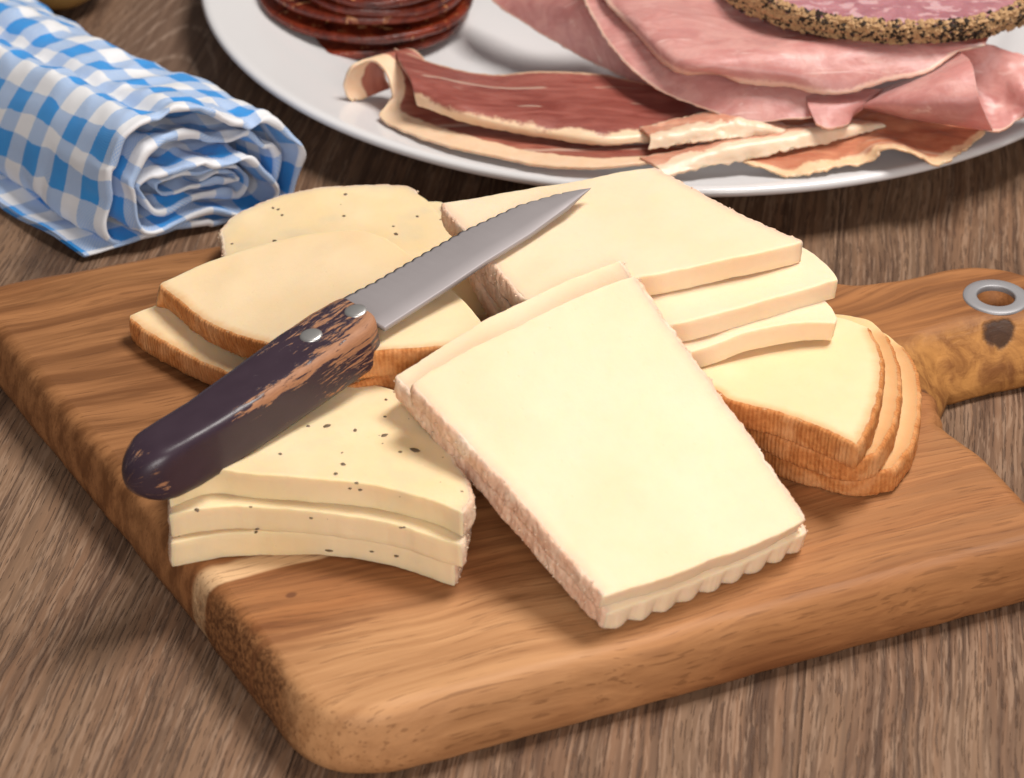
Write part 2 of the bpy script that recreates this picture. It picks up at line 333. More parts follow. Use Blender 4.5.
# ------------------------------------------------------------------ cutting board
T = 2.0
def board():
    def b(px, py): return V(px, py, .45)[:2]          # traced where the outer bulge meets the table
    def t(px, py): return V(px, py, 1.75)[:2]
    outer = []
    # left edge (far to near), corner, front edge (left to right)
    pts = [b(-32, 352), b(0, 386), b(36, 430), b(100, 507), b(188, 613), b(240, 681), b(280, 731), b(304, 754), b(338, 767), b(382, 768), b(430, 758), b(520, 734), b(660, 696), b(790, 660), b(900, 630), b(1024, 597), b(1130, 568)]
    pts += [b(1180, 545), b(1190, 520), t(1165, 590), t(1110, 566), t(1060, 531), t(1023, 493), t(990, 458), t(961, 429), t(943, 408)]
    # handle, lower side
    e = GA
    pts += [b(950, 401), b(961, 397), b(992, 388), b(1024, 382), b(1060, 371), b(1085, 350), t(1095, 318), t(1075, 292), t(1045, 278), t(1024, 274), t(1000, 268), t(970, 266), t(941, 269), t(912, 276), t(882, 281), t(845, 283)]
    pts += [t(800, 272), t(740, 250), t(660, 228), t(580, 214), t(500, 206), t(430, 207), t(330, 224), t(225, 243), t(110, 264), t(30, 278), t(0, 284), t(-30, 293), t(-48, 308)]
    pts[17:19] = [V(1195, 565, 2)[:2], V(1205, 600, 2)[:2]]
    pts[16:20] = [b(1130, 568), b(1165, 558), V(1180, 560, 1.2)[:2], V(1162, 590, 2)[:2]*1.0]
    P = cr(np.array(pts), 520, True)
    # clean orientation
    A = 0.5*np.sum(P[:, 0]*np.roll(P[:, 1], -1)-P[:, 1]*np.roll(P[:, 0], -1))
    if A < 0: P = P[::-1]
    tang = np.roll(P, -3, 0)-np.roll(P, 3, 0); tang /= np.linalg.norm(tang, axis=1)[:, None]
    nrm = np.stack([tang[:, 1], -tang[:, 0]], 1)
    hx = V(941, 405, 1)[0]
    # profile: inset, z
    prof = [(.45, .0), (.22, .08), (.07, .25), (.0, .55), (.03, .95), (.10, 1.3), (.15, 1.55), (.22, 1.74), (.32, 1.87), (.45, 1.955), (.62, 2.0)]
    vs = []; n = len(P)
    for k, (ins, z) in enumerate(prof):
        for i in range(n):
            p = P[i]; rag = 0
            # live edge on the handle's lower side
            q = V(985, 380, 1); d = math.hypot(p[0]-q[0], p[1]-q[1])
            if p[1] < V(1000, 330, 2)[1] and p[0] > V(935, 400, 1)[0] and d < 5: rag = (1-d/5)*1.15*(z/2)**1.5
            r = ins+rag+.035*fbm((p[0], p[1], z), .9, 3)
            vs.append((p[0]-nrm[i, 0]*r, p[1]-nrm[i, 1]*r, z+(0 if k in (0, len(prof)-1) else .015*nz((p[0], p[1], 0), .5))))
    fs = []
    for k in range(len(prof)-1):
        for i in range(n): j = (i+1) % n; fs.append((k*n+i, k*n+j, (k+1)*n+j, (k+1)*n+i))
    # top face with a hole: bridge via bmesh triangle fill
    me = bpy.data.meshes.new('cutting_board'); bm = bmesh.new()
    bv = [bm.verts.new(Vector([c*CM for c in v])) for v in vs]
    for f in fs: bm.faces.new([bv[i] for i in f])
    hc = V(995.8, 297.5, 2.0); hr = .60; hn = 48
    rt = [bm.verts.new(((hc[0]+hr*math.cos(a))*CM, (hc[1]+hr*math.sin(a))*CM, 2.0*CM)) for a in np.linspace(0, 2*math.pi, hn, endpoint=False)]
    rb = [bm.verts.new((v.co.x, v.co.y, 0)) for v in rt]
    for i in range(hn): bm.faces.new([rt[i], rt[(i+1) % hn], rb[(i+1) % hn], rb[i]])
    from mathutils.geometry import delaunay_2d_cdt
    def fill(loop, hole, z):
        L = loop+hole; co = [Vector((v.co.x/CM, v.co.y/CM)) for v in L]; a = len(loop)
        fc = [list(range(a)), list(range(a, a+len(hole)))[::-1]]
        rv, _, rf, ov, _, _ = delaunay_2d_cdt(co, [], fc, 2, 1e-5)
        m_ = [L[o[0]] if o else bm.verts.new((v.x*CM, v.y*CM, z*CM)) for v, o in zip(rv, ov)]
        for f in rf:
            x = sum(rv[i].x for i in f)/len(f); y = sum(rv[i].y for i in f)/len(f)
            if math.hypot(x-hc[0], y-hc[1]) < hr*.99: continue
            try: bm.faces.new([m_[i] for i in f])
            except ValueError: pass
    fill(bv[-n:], rt, 2.0); fill(bv[:n], rb, 0.)
    bmesh.ops.recalc_face_normals(bm, faces=bm.faces)
    bm.to_mesh(me); bm.free(); me.materials.append(M['board'])
    for p in me.polygons: p.use_smooth = len(p.vertices) == 4
    o = bpy.data.objects.new('cutting_board', me); COL.objects.link(o)
    tag(o, 'orange brown wooden cutting board with rounded corners and a handle lying on the table', 'cutting board')
    # eyelet washer
    vs = []; fs = []; N = 72
    prof = [(.575, 1.88), (.56, 2.035), (.585, 2.06), (.62, 2.066), (.80, 2.062), (.93, 2.055), (.965, 2.035), (.975, 1.99)]
    for r, z in prof:
        for a in np.linspace(0, 2*math.pi, N, endpoint=False): vs.append((hc[0]+r*math.cos(a), hc[1]+r*math.sin(a), z))
    for k in range(len(prof)-1):
        for i in range(N): j = (i+1) % N; fs.append((k*N+i, k*N+j, (k+1)*N+j, (k+1)*N+i))
    e = mesh_obj('eyelet', vs, fs, M['steel'], o)
    return o
board()

# ------------------------------------------------------------------ slices of cheese
def slab(name, label, cat, group, front, right, back, left, th, mat, rmat=None, rinds='', nu=90, nv=70, specks=0, sp_seed=1, scallop=0., rough=.02, sag=None, spk=None, smooth_side=.045, lip=0):
    """front/back run left to right, left/right run front to back, points are (px, py, z) of the top surface"""
    def poly(e, n): return cr(np.array([V(*p) for p in e]), n)
    f, b, l, r = poly(front, nu), poly(back, nu), poly(left, nv), poly(right, nv)
    u = np.linspace(0, 1, nu)[:, None, None]; v = np.linspace(0, 1, nv)[None, :, None]
    S = (1-v)*f[:, None]+v*b[:, None]+(1-u)*l[None]+u*r[None]-((1-u)*(1-v)*f[0]+u*(1-v)*f[-1]+(1-u)*v*b[0]+u*v*b[-1])
    if sag: 
        for i in range(nu):
            for j in range(nv): S[i, j, 2] += sag(i/(nu-1), j/(nv-1))
    seed = hash_(name+label)
    for i in range(nu):
        for j in range(nv): S[i, j, 2] += .045*fbm(S[i, j], .55, seed, 2)
    du = np.gradient(S, axis=0); dv = np.gradient(S, axis=1); N = np.cross(du, dv); N /= np.linalg.norm(N, axis=2)[..., None]
    N[N[..., 2] < 0] *= -1
    # boundary loop, counter clockwise from the front left
    loop = [(i, 0) for i in range(nu-1)]+[(nu-1, j) for j in range(nv-1)]+[(i, nv-1) for i in range(nu-1, 0, -1)]+[(0, j) for j in range(nv-1, 0, -1)]
    side = ['f']*(nu-1)+['r']*(nv-1)+['b']*(nu-1)+['l']*(nv-1)
    m = len(loop); B = np.array([S[a] for a in loop]); BN = np.array([N[a] for a in loop])
    tg = np.roll(B, -2, 0)-np.roll(B, 2, 0); tg /= np.linalg.norm(tg, axis=1)[:, None]
    O = np.cross(tg, BN); O /= np.linalg.norm(O, axis=1)[:, None]
    arc = np.r_[0, np.cumsum(np.linalg.norm(np.diff(B, axis=0), axis=1))]
    # raggedness of the cut line itself
    for k in range(m):
        w = 2.2 if side[k] in rinds else .8
        d = rough*w*(fbm(B[k], 2.6, seed+5, 3)+.5*nz(B[k], 13, seed))
        B[k] = B[k]+O[k]*d; S[loop[k]] = B[k]
    verts = [tuple(p) for p in S.reshape(-1, 3)]
    idx = lambda i, j: i*nv+j
    faces = [(idx(i, j), idx(i+1, j), idx(i+1, j+1), idx(i, j+1)) for i in range(nu-1) for j in range(nv-1)]
    rd = np.full((nu, nv), 9.)
    rb_ = np.array([B[k] for k in range(m) if side[k] in rinds])
    if len(rb_): rd = np.min(np.linalg.norm(S[:, :, None, :]-rb_[None, None, ::2], axis=3), axis=2)
    rda = list(rd.ravel())
    rr = smooth_side
    levels = [(rr*.45, rr*.12), (rr*.8, rr*.45), (rr, rr)]+[(rr, rr+(th-2*rr)*q) for q in (.25, .5, .75, 1.)]+[(rr*.75, th-rr*.35), (0., th)]
    prev = [idx(*a) for a in loop]
    for li, (out, dn) in enumerate(levels):
        cur = []
        for k in range(m):
            p = B[k]+O[k]*out-BN[k]*dn
            a = arc[k]
            p = p+O[k]*(rough*(1.3 if side[k] in rinds else .7)*fbm((p[0], p[1], p[2]*2.5), 1.9, seed+9, 3))
            if scallop and side[k] == 'f':
                s = abs(math.sin(a*math.pi/scallop)); p = p+O[k]*(.13*s)*(dn/th)
            verts.append(tuple(p)); cur.append(len(verts)-1)
            rda.append(0. if side[k] in rinds else rd[loop[k]])
        for k in range(m): j = (k+1) % m; faces.append((prev[k], prev[j], cur[j], cur[k]))
        prev = cur
    base = len(verts)
    bot = {}
    for c, a in zip(prev, loop): bot[a] = c
    for i in range(nu):
        for j in range(nv):
            if (i, j) not in bot: verts.append(tuple(S[i, j]-N[i, j]*th)); rda.append(9.); bot[(i, j)] = len(verts)-1
    faces += [(bot[(i, j)], bot[(i, j+1)], bot[(i+1, j+1)], bot[(i+1, j)]) for i in range(nu-1) for j in range(nv-1)]
    o = mesh_obj(name, verts, faces, mat, attrs={'rind_d': rda}); tag(o, label, cat, group)
    if rinds and rmat:
        # crust: a thin crumbly shell along each rind edge, just proud of the paste
        order = 'frbl'; runs = []; cnt = {'f': nu-1, 'r': nv-1, 'b': nu-1, 'l': nv-1}; st = {'f': 0, 'r': nu-1, 'b': nu+nv-2, 'l': 2*nu+nv-3}
        done = set()
        for s0 in order:
            if s0 in rinds and s0 not in done:
                prevs = order[order.index(s0)-1]
                if prevs in rinds and len(rinds) < 4: continue
                seq = []; c = s0
                while c in rinds and c not in done: done.add(c); seq.append(c); c = order[(order.index(c)+1) % 4]
                runs.append(seq)
        for seq in runs:
            vs = []; fs = []; uvs = []; ks = []
            for c in seq: ks += list(range(st[c], st[c]+cnt[c]))
            ks.append((ks[-1]+1) % m)
            # densify along the run
            bb = np.array([B[k] for k in ks]); oo = np.array([O[k] for k in ks]); nn = np.array([BN[k] for k in ks])
            oo = np.array([oo[max(0, i-2):i+3].mean(0) for i in range(len(oo))])
            L = np.r_[0, np.cumsum(np.linalg.norm(np.diff(bb, axis=0), axis=1))]; nn_ = max(60, int(L[-1]/.045)); s = np.linspace(0, L[-1], nn_)
            I = lambda A: np.stack([np.interp(s, L, A[:, q]) for q in range(3)], 1)
            bb, oo, nn = I(bb), I(oo), I(nn)
            prof = [(-.05, .012), (-.025, -.004), (0.005, -.004), (.045, .012), (.075, .05)]+[(.10, th*q) for q in (.2, .32, .44, .56, .68, .8)]+[(.085, th-.05), (.05, th+.005), (-.02, th+.006)]
            st0 = len(vs); K = len(prof)
            for i in range(nn_):
                fade = min(1, min(i, nn_-1-i)/3+.35)
                for q, (out, dn) in enumerate(prof):
                    p = bb[i]+oo[i]*(out if out < 0 else out*fade)-nn[i]*dn
                    amp = (.032 if 'pink' in rmat.name else .022)*(1 if q > 1 else .8)
                    p = p+oo[i]*amp*(fbm(p, 8.5, seed+2, 3)+.15)*(1 if q > 2 else .4)
                    if q > 1: p = p+nn[i]*.01*nz(p, 8, seed)
                    vs.append(tuple(p)); uvs.append((s[i], q/(K-1)))
            for i in range(nn_-1):
                for q in range(K-1): a = st0+i*K+q; fs.append((a, a+1, a+K+1, a+K))
            if 'pink' in rmat.name or 'pale' in rmat.name:       # loose crumbs of rind
                rs = random.Random(seed)
                for _ in range(int(s[-1]*9)):
                    i = rs.randrange(nn_); dn = rs.uniform(-.02, th*.9); c = bb[i]+oo[i]*.10*(1 if dn > .03 else .2)-nn[i]*dn; r = rs.uniform(.018, .05)
                    t0 = len(vs)
                    for dx, dy, dz in ((1, 0, 0), (-1, 0, 0), (0, 1, 0), (0, -1, 0), (0, 0, 1), (0, 0, -1)):
                        vs.append((c[0]+dx*r*rs.uniform(.6, 1.4), c[1]+dy*r*rs.uniform(.6, 1.4), c[2]+dz*r*rs.uniform(.5, 1.2))); uvs.append((s[i], .3))
                    for t1 in ((0, 2, 4), (2, 1, 4), (1, 3, 4), (3, 0, 4), (2, 0, 5), (1, 2, 5), (3, 1, 5), (0, 3, 5)): fs.append(tuple(t0+x for x in t1))
            mesh_obj('rind', vs, fs, rmat, o, uv=uvs)
    if specks or spk:
        vs = []; fs = []; rs = random.Random(sp_seed)
        cand = []
        for px, py in (spk or []):
            # nearest visible point of the slice to this pixel
            best = None
            ray = V(px, py, 0)-CAM; ray /= np.linalg.norm(ray)
            A_ = np.array(verts); dd = A_-CAM; tt = dd@ray; dist = np.linalg.norm(dd-tt[:, None]*ray, axis=1)
            near = np.where(dist < dist.min()+.05)[0]; k = near[np.argmin(tt[near])]
            cand.append((A_[k], rs.uniform(.045, .085)))
        for _ in range(specks):
            i = rs.randrange(2, nu-2); j = rs.randrange(2, nv-2); cand.append((S[i, j]+N[i, j]*.0, rs.choice([.015, .02, .03, .05])))
        for _ in range(specks//3):
            k = rs.randrange(m); cand.append((B[k]+O[k]*rr*1.0-BN[k]*rs.uniform(.1, th*.85), rs.choice([.015, .02, .03, .05])))
        for c, r in cand:
            t0 = len(vs); nl, ns = 4, 7; ax = rs.uniform(.8, 1.7); an = rs.uniform(0, 3.14); vs.append(tuple(c+np.array([0, 0, .3*r])))
            for a in range(1, nl):
                for b_ in range(ns):
                    ph = math.pi*a/nl; t = 2*math.pi*b_/ns; x = math.sin(ph)*math.cos(t)*r*ax*rs.uniform(.75, 1.2); y = math.sin(ph)*math.sin(t)*r*rs.uniform(.75, 1.2)
                    vs.append((c[0]+x*math.cos(an)-y*math.sin(an), c[1]+x*math.sin(an)+y*math.cos(an), c[2]+math.cos(ph)*r*.28))
            vs.append(tuple(c-np.array([0, 0, .55*r]))); last = len(vs)-1
            for b_ in range(ns): fs.append((t0, t0+1+b_, t0+1+(b_+1) % ns)); fs.append((last, last-1-b_, last-1-(b_+1) % ns))
            for a in range(nl-2):
                for b_ in range(ns): q = t0+1+a*ns; fs.append((q+b_, q+ns+b_, q+ns+(b_+1) % ns, q+(b_+1) % ns))
        s_ = mesh_obj('pepper_specks', vs, fs, M['speck'], o); s_['kind'] = 'stuff'
    return o
def hash_(s): return sum(ord(c)*(i+1) for i, c in enumerate(s)) % 97

GC = 'cheese slices on the board'
# E: back left pepper slices
slab('cheese_slice', 'mostly hidden peppered cheese slice peeking out at the back beside the knife blade', 'cheese', GC,
     [(262, 300, 2.75), (400, 330, 2.75), (505, 335, 2.75)], [(505, 335, 2.75), (478, 270, 2.75), (441, 209, 2.75)], [(250, 232, 2.75), (330, 212, 2.75), (432, 202, 2.75), (441, 209, 2.75)], [(262, 300, 2.75), (250, 262, 2.75), (250, 232, 2.75)], .7, M['pepper'], M['rind_pale'], 'r')
slab('cheese_slice', 'pale peppered cheese slice nearest the blue napkin, at the back left of the board', 'cheese', GC,
     [(227, 262, 3.0), (330, 300, 3.4), (440, 315, 3.5), (497, 312, 3.5)], [(497, 312, 3.5), (462, 250, 3.5), (430, 205, 3.5), (418, 194, 3.5)],
     [(222, 228, 3.05), (235, 216, 3.1), (271, 199, 3.3), (313, 189, 3.45), (348, 185.5, 3.5), (401, 186, 3.5), (418, 194, 3.5)], [(227, 262, 3.0), (223, 245, 3.0), (222, 228, 3.05)],
     .68, M['pepper'], M['rind_pale'], 'lb', specks=9, sp_seed=3, spk=[(281, 213), (345, 193), (342, 215), (274, 240), (396, 233), (394, 225), (279, 207)])
# D: left smoked slices
slab('cheese_slice', 'lower orange rinded cheese slice at the left, under its twin on the bare board', 'cheese', GC,
     [(130.5, 318, 2.72), (150, 333, 2.75), (204, 362, 2.85), (262, 384, 3.3), (330, 390, 4.0), (391, 371, 4.6), (450, 365, 4.6)], [(450, 365, 4.6), (455, 345, 4.6), (440, 320, 4.5)],
     [(131, 315, 2.72), (166, 303, 2.75), (230, 285, 3.0), (330, 268, 3.7), (440, 320, 4.5)], [(130.5, 318, 2.72), (130.6, 316, 2.72), (131, 315, 2.72)],
     .72, M['smoked'], M['rind_orange'], 'f', nv=50, rough=.015)
slab('cheese_slice', 'upper orange rinded cheese slice lying under the knife handle at the left', 'cheese', GC,
     [(161.5, 284, 3.5), (169, 292, 3.5), (208, 321, 3.7), (261, 342, 4.2), (330, 356, 5.0), (391, 349, 5.35), (470, 345, 5.4)], [(470, 345, 5.4), (480, 324, 5.4), (455, 293, 5.2), (420, 262, 5.0), (384, 238, 4.8)],
     [(162, 282, 3.5), (225, 256, 3.8), (296, 237, 4.2), (352, 229.5, 4.6), (384, 238, 4.8)], [(161.5, 284, 3.5), (161.6, 283, 3.5), (162, 282, 3.5)],
     .72, M['smoked'], M['rind_orange'], 'f', rough=.015)
# F: front left pepper stack
Fl = [(170, 0), (470, 0)]
slab('cheese_slice', 'bottom slice of the three peppered cheese slices stacked at the front left', 'cheese', 'three peppered slices stacked at the front left',
     [(172, 542, 2.78), (200, 535, 2.78), (233, 531, 2.80), (290, 530, 2.82), (347, 534, 2.82), (405, 545, 2.80), (454, 560, 2.78)], [(454, 560, 2.78), (461, 535, 2.78), (464, 500, 2.78), (430, 420, 2.78)],
     [(190, 430, 2.78), (300, 405, 2.78), (430, 420, 2.78)], [(172, 542, 2.78), (176, 490, 2.78), (190, 430, 2.78)], .76, M['pepper'], M['rind_pale'], 'rl', specks=14, sp_seed=21, spk=[(256, 533), (395, 556), (330, 548)])
slab('cheese_slice', 'middle slice of the three peppered cheese slices stacked at the front left', 'cheese', 'three peppered slices stacked at the front left',
     [(170, 514, 3.54), (200, 508, 3.54), (252, 506, 3.56), (328, 511, 3.58), (386, 521, 3.56), (424, 532, 3.55), (460, 543, 3.54)], [(460, 543, 3.54), (464, 515, 3.54), (460, 480, 3.54), (425, 400, 3.54)],
     [(190, 415, 3.54), (300, 385, 3.54), (425, 400, 3.54)], [(170, 514, 3.54), (176, 470, 3.54), (190, 415, 3.54)], .73, M['pepper'], M['rind_pale'], 'rl', specks=16, sp_seed=31, spk=[(311, 517), (404, 527), (400, 530), (196, 507), (250, 510), (257, 529)])
slab('cheese_slice', 'top slice of the three peppered cheese slices, under the butt of the knife handle', 'cheese', 'three peppered slices stacked at the front left',
     [(168, 482, 4.3), (203, 469, 4.3), (252, 472, 4.32), (309, 477, 4.34), (367, 483, 4.32), (424, 496, 4.3), (462, 511, 4.3)], [(462, 511, 4.3), (470, 490, 4.3), (440, 440, 4.3), (404, 394, 4.35)],
     [(215, 400, 4.1), (300, 370, 4.1), (404, 394, 4.35)], [(168, 482, 4.3), (185, 440, 4.2), (215, 400, 4.1)], .74, M['pepper'], M['rind_pale'], 'r', specks=12, sp_seed=8,
     spk=[(309, 424), (328, 424), (354, 428.5), (385, 433), (386, 415), (400, 450), (415, 448), (334, 472), (343, 462), (357, 485), (350, 489), (360, 488)])
# C: right smoked stack
GCs = 'three orange rinded slices stacked at the right'
slab('cheese_slice', 'bottom slice of the three orange rinded cheese slices fanned at the right near the handle', 'cheese', GCs,
     [(735, 428, 2.75), (787, 455, 2.75), (827, 467, 2.75), (863, 473, 2.75), (893, 468, 2.75)], [(893, 468, 2.75), (912, 440, 2.75), (918, 400, 2.75), (914, 366, 2.75), (902, 347, 2.75)],
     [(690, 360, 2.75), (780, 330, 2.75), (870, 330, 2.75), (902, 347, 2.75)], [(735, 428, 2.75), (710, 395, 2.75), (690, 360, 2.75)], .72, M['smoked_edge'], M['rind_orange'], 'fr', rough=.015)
slab('cheese_slice', 'middle slice of the three orange rinded cheese slices fanned at the right near the handle', 'cheese', GCs,
     [(725, 408, 3.5), (780, 434, 3.5), (827, 452, 3.5), (855, 458, 3.5), (876, 453, 3.5)], [(876, 453, 3.5), (892, 425, 3.5), (898, 395, 3.5), (896, 362, 3.5), (886, 336, 3.5)],
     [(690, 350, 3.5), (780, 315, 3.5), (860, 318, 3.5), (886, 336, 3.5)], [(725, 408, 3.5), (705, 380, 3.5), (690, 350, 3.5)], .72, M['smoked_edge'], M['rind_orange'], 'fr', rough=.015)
slab('cheese_slice', 'top slice of the three orange rinded cheese slices fanned at the right near the handle', 'cheese', GCs,
     [(715, 390, 4.25), (733, 401, 4.25), (780, 412, 4.27), (827, 430, 4.27), (857, 446, 4.25)], [(857, 446, 4.25), (872, 414, 4.25), (881, 378, 4.25), (878, 350, 4.25), (868, 329, 4.25)],
     [(680, 340, 4.25), (760, 305, 4.25), (834, 316, 4.25), (868, 329, 4.25)], [(715, 390, 4.25), (698, 365, 4.25), (680, 340, 4.25)], .72, M['smoked'], M['rind_orange'], 'fr', rough=.015)
# B: back right raclette stack
GB = 'three pink rinded slices stacked at the back'
slab('cheese_slice', 'bottom slice of the three big pale cheese slices at the back, its right end curled', 'cheese', GB,
     [(550, 355, 4.6), (640, 362, 4.8), (706, 345, 4.95), (755, 329, 5.05), (800, 321, 5.1), (834, 322, 5.0)], [(834, 322, 5.0), (835, 316, 5.0), (820, 298, 5.05), (760, 255, 5.0), (700, 225, 5.0)],
     [(468, 262, 4.4), (560, 235, 4.7), (700, 225, 5.0)], [(550, 355, 4.6), (500, 315, 4.5), (468, 262, 4.4)], .60, M['raclette'], M['rind_pink'], 'l', rough=.02)
slab('cheese_slice', 'middle slice of the three big pale cheese slices stacked at the back', 'cheese', GB,
     [(535, 332, 5.0), (620, 331, 5.3), (699, 317, 5.6), (770, 298, 5.62), (810, 287, 5.64), (836, 279, 5.64)], [(836, 279, 5.64), (832, 272, 5.64), (822, 262, 5.64), (800, 246, 5.6), (740, 215, 5.6)],
     [(455, 225, 5.0), (560, 205, 5.4), (740, 215, 5.6)], [(535, 332, 5.0), (495, 285, 5.0), (455, 225, 5.0)], .62, M['raclette'], M['rind_pink'], 'l', rough=.02)
slab('cheese_slice', 'top slice of the three pale cheese slices at the back, under the knife tip', 'cheese', GB,
     [(524, 298, 5.85), (580, 290, 6.0), (647, 275, 6.2), (720, 260, 6.35), (770, 249, 6.35), (801, 241, 6.3)], [(801, 241, 6.3), (778, 231, 6.3), (745, 217, 6.25), (708, 198, 6.15), (654, 168, 6.0)],
     [(442, 203, 5.7), (500, 194, 5.8), (560, 184, 5.9), (620, 172, 6.0), (654, 168, 6.0)], [(524, 298, 5.85), (500, 270, 5.85), (470, 236, 5.8), (442, 203, 5.7)], .66, M['raclette'], M['rind_pink'], 'lr', rough=.025)
# A: main front slices
GAa = 'two big slices leaning at the front'
slab('cheese_slice', 'lower of the two big pale slices leaning at the front, with scalloped front edge', 'cheese', GAa,
     [(608, 613, 2.72), (660, 594, 2.72), (720, 570, 2.72), (770, 549, 2.72), (806, 532, 2.72)], [(806, 532, 2.72), (755, 455, 3.75), (690, 363, 4.95), (645, 300, 5.9), (620, 262, 6.55)],
     [(396, 377, 5.35), (450, 340, 5.7), (500, 310, 6.0), (560, 279, 6.3), (614, 257, 6.55)], [(608, 613, 2.72), (560, 560, 3.3), (500, 492, 4.1), (440, 425, 4.9), (396, 377, 5.35)], .68, M['raclette'], M['rind_pink'], 'lr', nu=200, scallop=.70, rough=.02)
slab('cheese_slice', 'upper of the two big pale slices leaning at the front centre, smooth on top', 'cheese', GAa,
     [(604, 596, 3.3), (660, 578, 3.32), (720, 556, 3.34), (770, 536, 3.32), (805, 519, 3.3)], [(805, 519, 3.3), (765, 460, 4.2), (720, 396, 5.1), (680, 342, 6.0), (634, 278, 7.0)],
     [(412, 384, 5.85), (450, 361, 6.1), (520, 325, 6.5), (590, 292, 6.85), (634, 278, 7.0)], [(604, 596, 3.3), (560, 545, 3.9), (510, 488, 4.6), (455, 430, 5.3), (412, 384, 5.85)], .62, M['raclette'], M['rind_pink'], 'lr', rough=.022)

# ------------------------------------------------------------------ knife
def knife():
    root = bpy.data.objects.new('kitchen_knife', None); COL.objects.link(root)
    tag(root, 'small serrated knife with a worn dark handle lying across the cheese slices', 'knife')
    # frame: axis from butt to tip, traced on a slightly tilted plane through the knife
    A0 = V(142, 455, 5.45); A1 = V(380, 318, 6.25)
    ax = A1-A0; HL = np.linalg.norm(ax); ax /= HL
    si = V(500, 300, 6)-V(440, 200, 6); si -= si@ax*ax; up = np.cross(si/np.linalg.norm(si), ax); 
    if up[2] < 0: up = -up
    # roll so the flat side looks up and slightly to the viewer
    si = np.cross(ax, up); si /= np.linalg.norm(si)   # points to the viewer side (right/front)
    if (si@np.array([0, -1., 0])) < 0: si = -si
    def proj_plane(px, py, h=0.):
        d = V(px, py, 0)-CAM; o = A0+up*h; t = ((o-CAM)@up)/(d@up); return CAM+d*t
    def loc(px, py, h=0.):
        p = proj_plane(px, py, h)-A0; return p@ax, p@si
    # handle: top face outline at height h0, full outline lower
    top_hi = [loc(*q) for q in ((160, 413), (185, 397), (228, 365), (270, 333), (305, 309), (335.5, 291.5))]
    low = [loc(*q, -1.) for q in ((205, 469), (225, 457), (255, 438), (304, 405.5), (345, 378), (375, 357), (392, 335))]
    Ls = .5-.5*np.cos(np.linspace(0, math.pi, 170))
    th_a = np.array(top_hi); lo_a = np.array(low)
    amax = loc(385, 318)[0]; amin = loc(119, 458)[0]
    vs = []; uvs = []; wear = []; NS = 48
    for t in Ls:
        a = amin+(amax-amin)*t
        s_hi = np.interp(a, th_a[:, 0], th_a[:, 1]); s_lo = np.interp(a, lo_a[:, 0], lo_a[:, 1])
        hw = abs(s_lo-s_hi)/2*.93; c = (s_hi+s_lo)/2
        hh = .78-.10*t
        e = 1.
        da = a-amin; R = 1.05
        if da < R: e = math.sqrt(max(0, 1-((R-da)/R)**2))*.98+.02
        db = amax-a; R2 = .38
        if db < R2: e *= .86+.14*math.sqrt(max(0, 1-((R2-db)/R2)**2))
        for k in range(NS):
            ph = 2*math.pi*k/NS; x = math.cos(ph); y = math.sin(ph)
            n = 8.5 if da > 1.6 else 2.4+6.1*(da/1.6)**1.4; r = (abs(x)**n+abs(y)**n)**(-1/n)
            lx = x*r*hw*e; ly = y*r*hh*(e if da < R else 1)*(1 if db > R2 else .9+.1*e)
            p = A0+ax*a+si*(c+lx)+up*(-.78+ly)
            p = p+up*.01*fbm(p, 1.5, 3)
            vs.append(tuple(p)); uvs.append((a, ph*1.05 if ph < math.pi*1.5 else (ph-2*math.pi)*1.05))
            # worn near the blade, along the front arris and at the butt
            w = .95*max(0, min(1, (t-.50)/.38)); arr = math.exp(-((ph-.72)/.3)**2)+.8*math.exp(-((ph-2.5)/.22)**2)
            w = max(w*(.46+.5*arr), .74*arr*max(0, min(1, (t-.22)/.3))); 
            if t < .12: w = max(w, .36*(1-t/.12)+.40*math.exp(-((t-.075-.03*nz((ph*1.5, 0, 0), 1, 2))/.022)**2)*max(0, .6+1.2*nz((ph*2.2, 1, 0), 1, 5)))
            wear.append(w)
    fs = []
    for i in range(len(Ls)-1):
        for k in range(NS): j = (k+1) % NS; fs.append((i*NS+k, i*NS+j, (i+1)*NS+j, (i+1)*NS+k))
    for i0 in (0, len(Ls)-1):
        c = np.mean([vs[i0*NS+k] for k in range(NS)], axis=0); vs.append(tuple(c)); uvs.append(uvs[i0*NS]); wear.append(.9)
        for k in range(NS): fs.append((len(vs)-1, i0*NS+k, i0*NS+(k+1) % NS))
    mesh_obj('handle', vs, fs, M['handle'], root, uv=uvs, attrs={'wear': wear})
    # rivets, proud of the upper face
    for px, py in ((310.5, 333), (355, 308)):
        a, s = loc(px, py); c = A0+ax*a+si*s; hw = .78-.10*(a-amin)/(amax-amin)
        c = c+up*(-.78+hw+.005); vv = []; ff = []; N_ = 36
        pr = [(.30, -.1), (.30, .0), (.285, .022), (.22, .04), (.1, .05), (0.002, .052)]
        for r, h in pr:
            for q in np.linspace(0, 2*math.pi, N_, endpoint=False): vv.append(tuple(c+ax*r*math.cos(q)+si*r*math.sin(q)+up*h))
        for k in range(len(pr)-1):
            for i in range(N_): j = (i+1) % N_; ff.append((k*N_+i, k*N_+j, (k+1)*N_+j, (k+1)*N_+i))
        mesh_obj('rivet', vv, ff, M['rivet'], root)
    # blade: centre plane below the top face of the handle, wedge section with scalloped cutting edge
    h = -.62
    edge = [loc(*q, h) for q in ((340, 300), (353, 292), (373, 282), (411, 260), (462, 231), (518, 205), (556, 194), (580, 189.5), (591, 188))]
    spine = [loc(*q, h) for q in ((375, 336), (392, 325), (441.5, 293), (487, 262.6), (530, 236), (568, 208.5), (583, 195), (591, 188.3))]
    E_ = np.array(edge); S_ = np.array(spine); n = 420
    amn = loc(372, 322, h)[0]; amx = (E_[-1, 0]+S_[-1, 0])/2
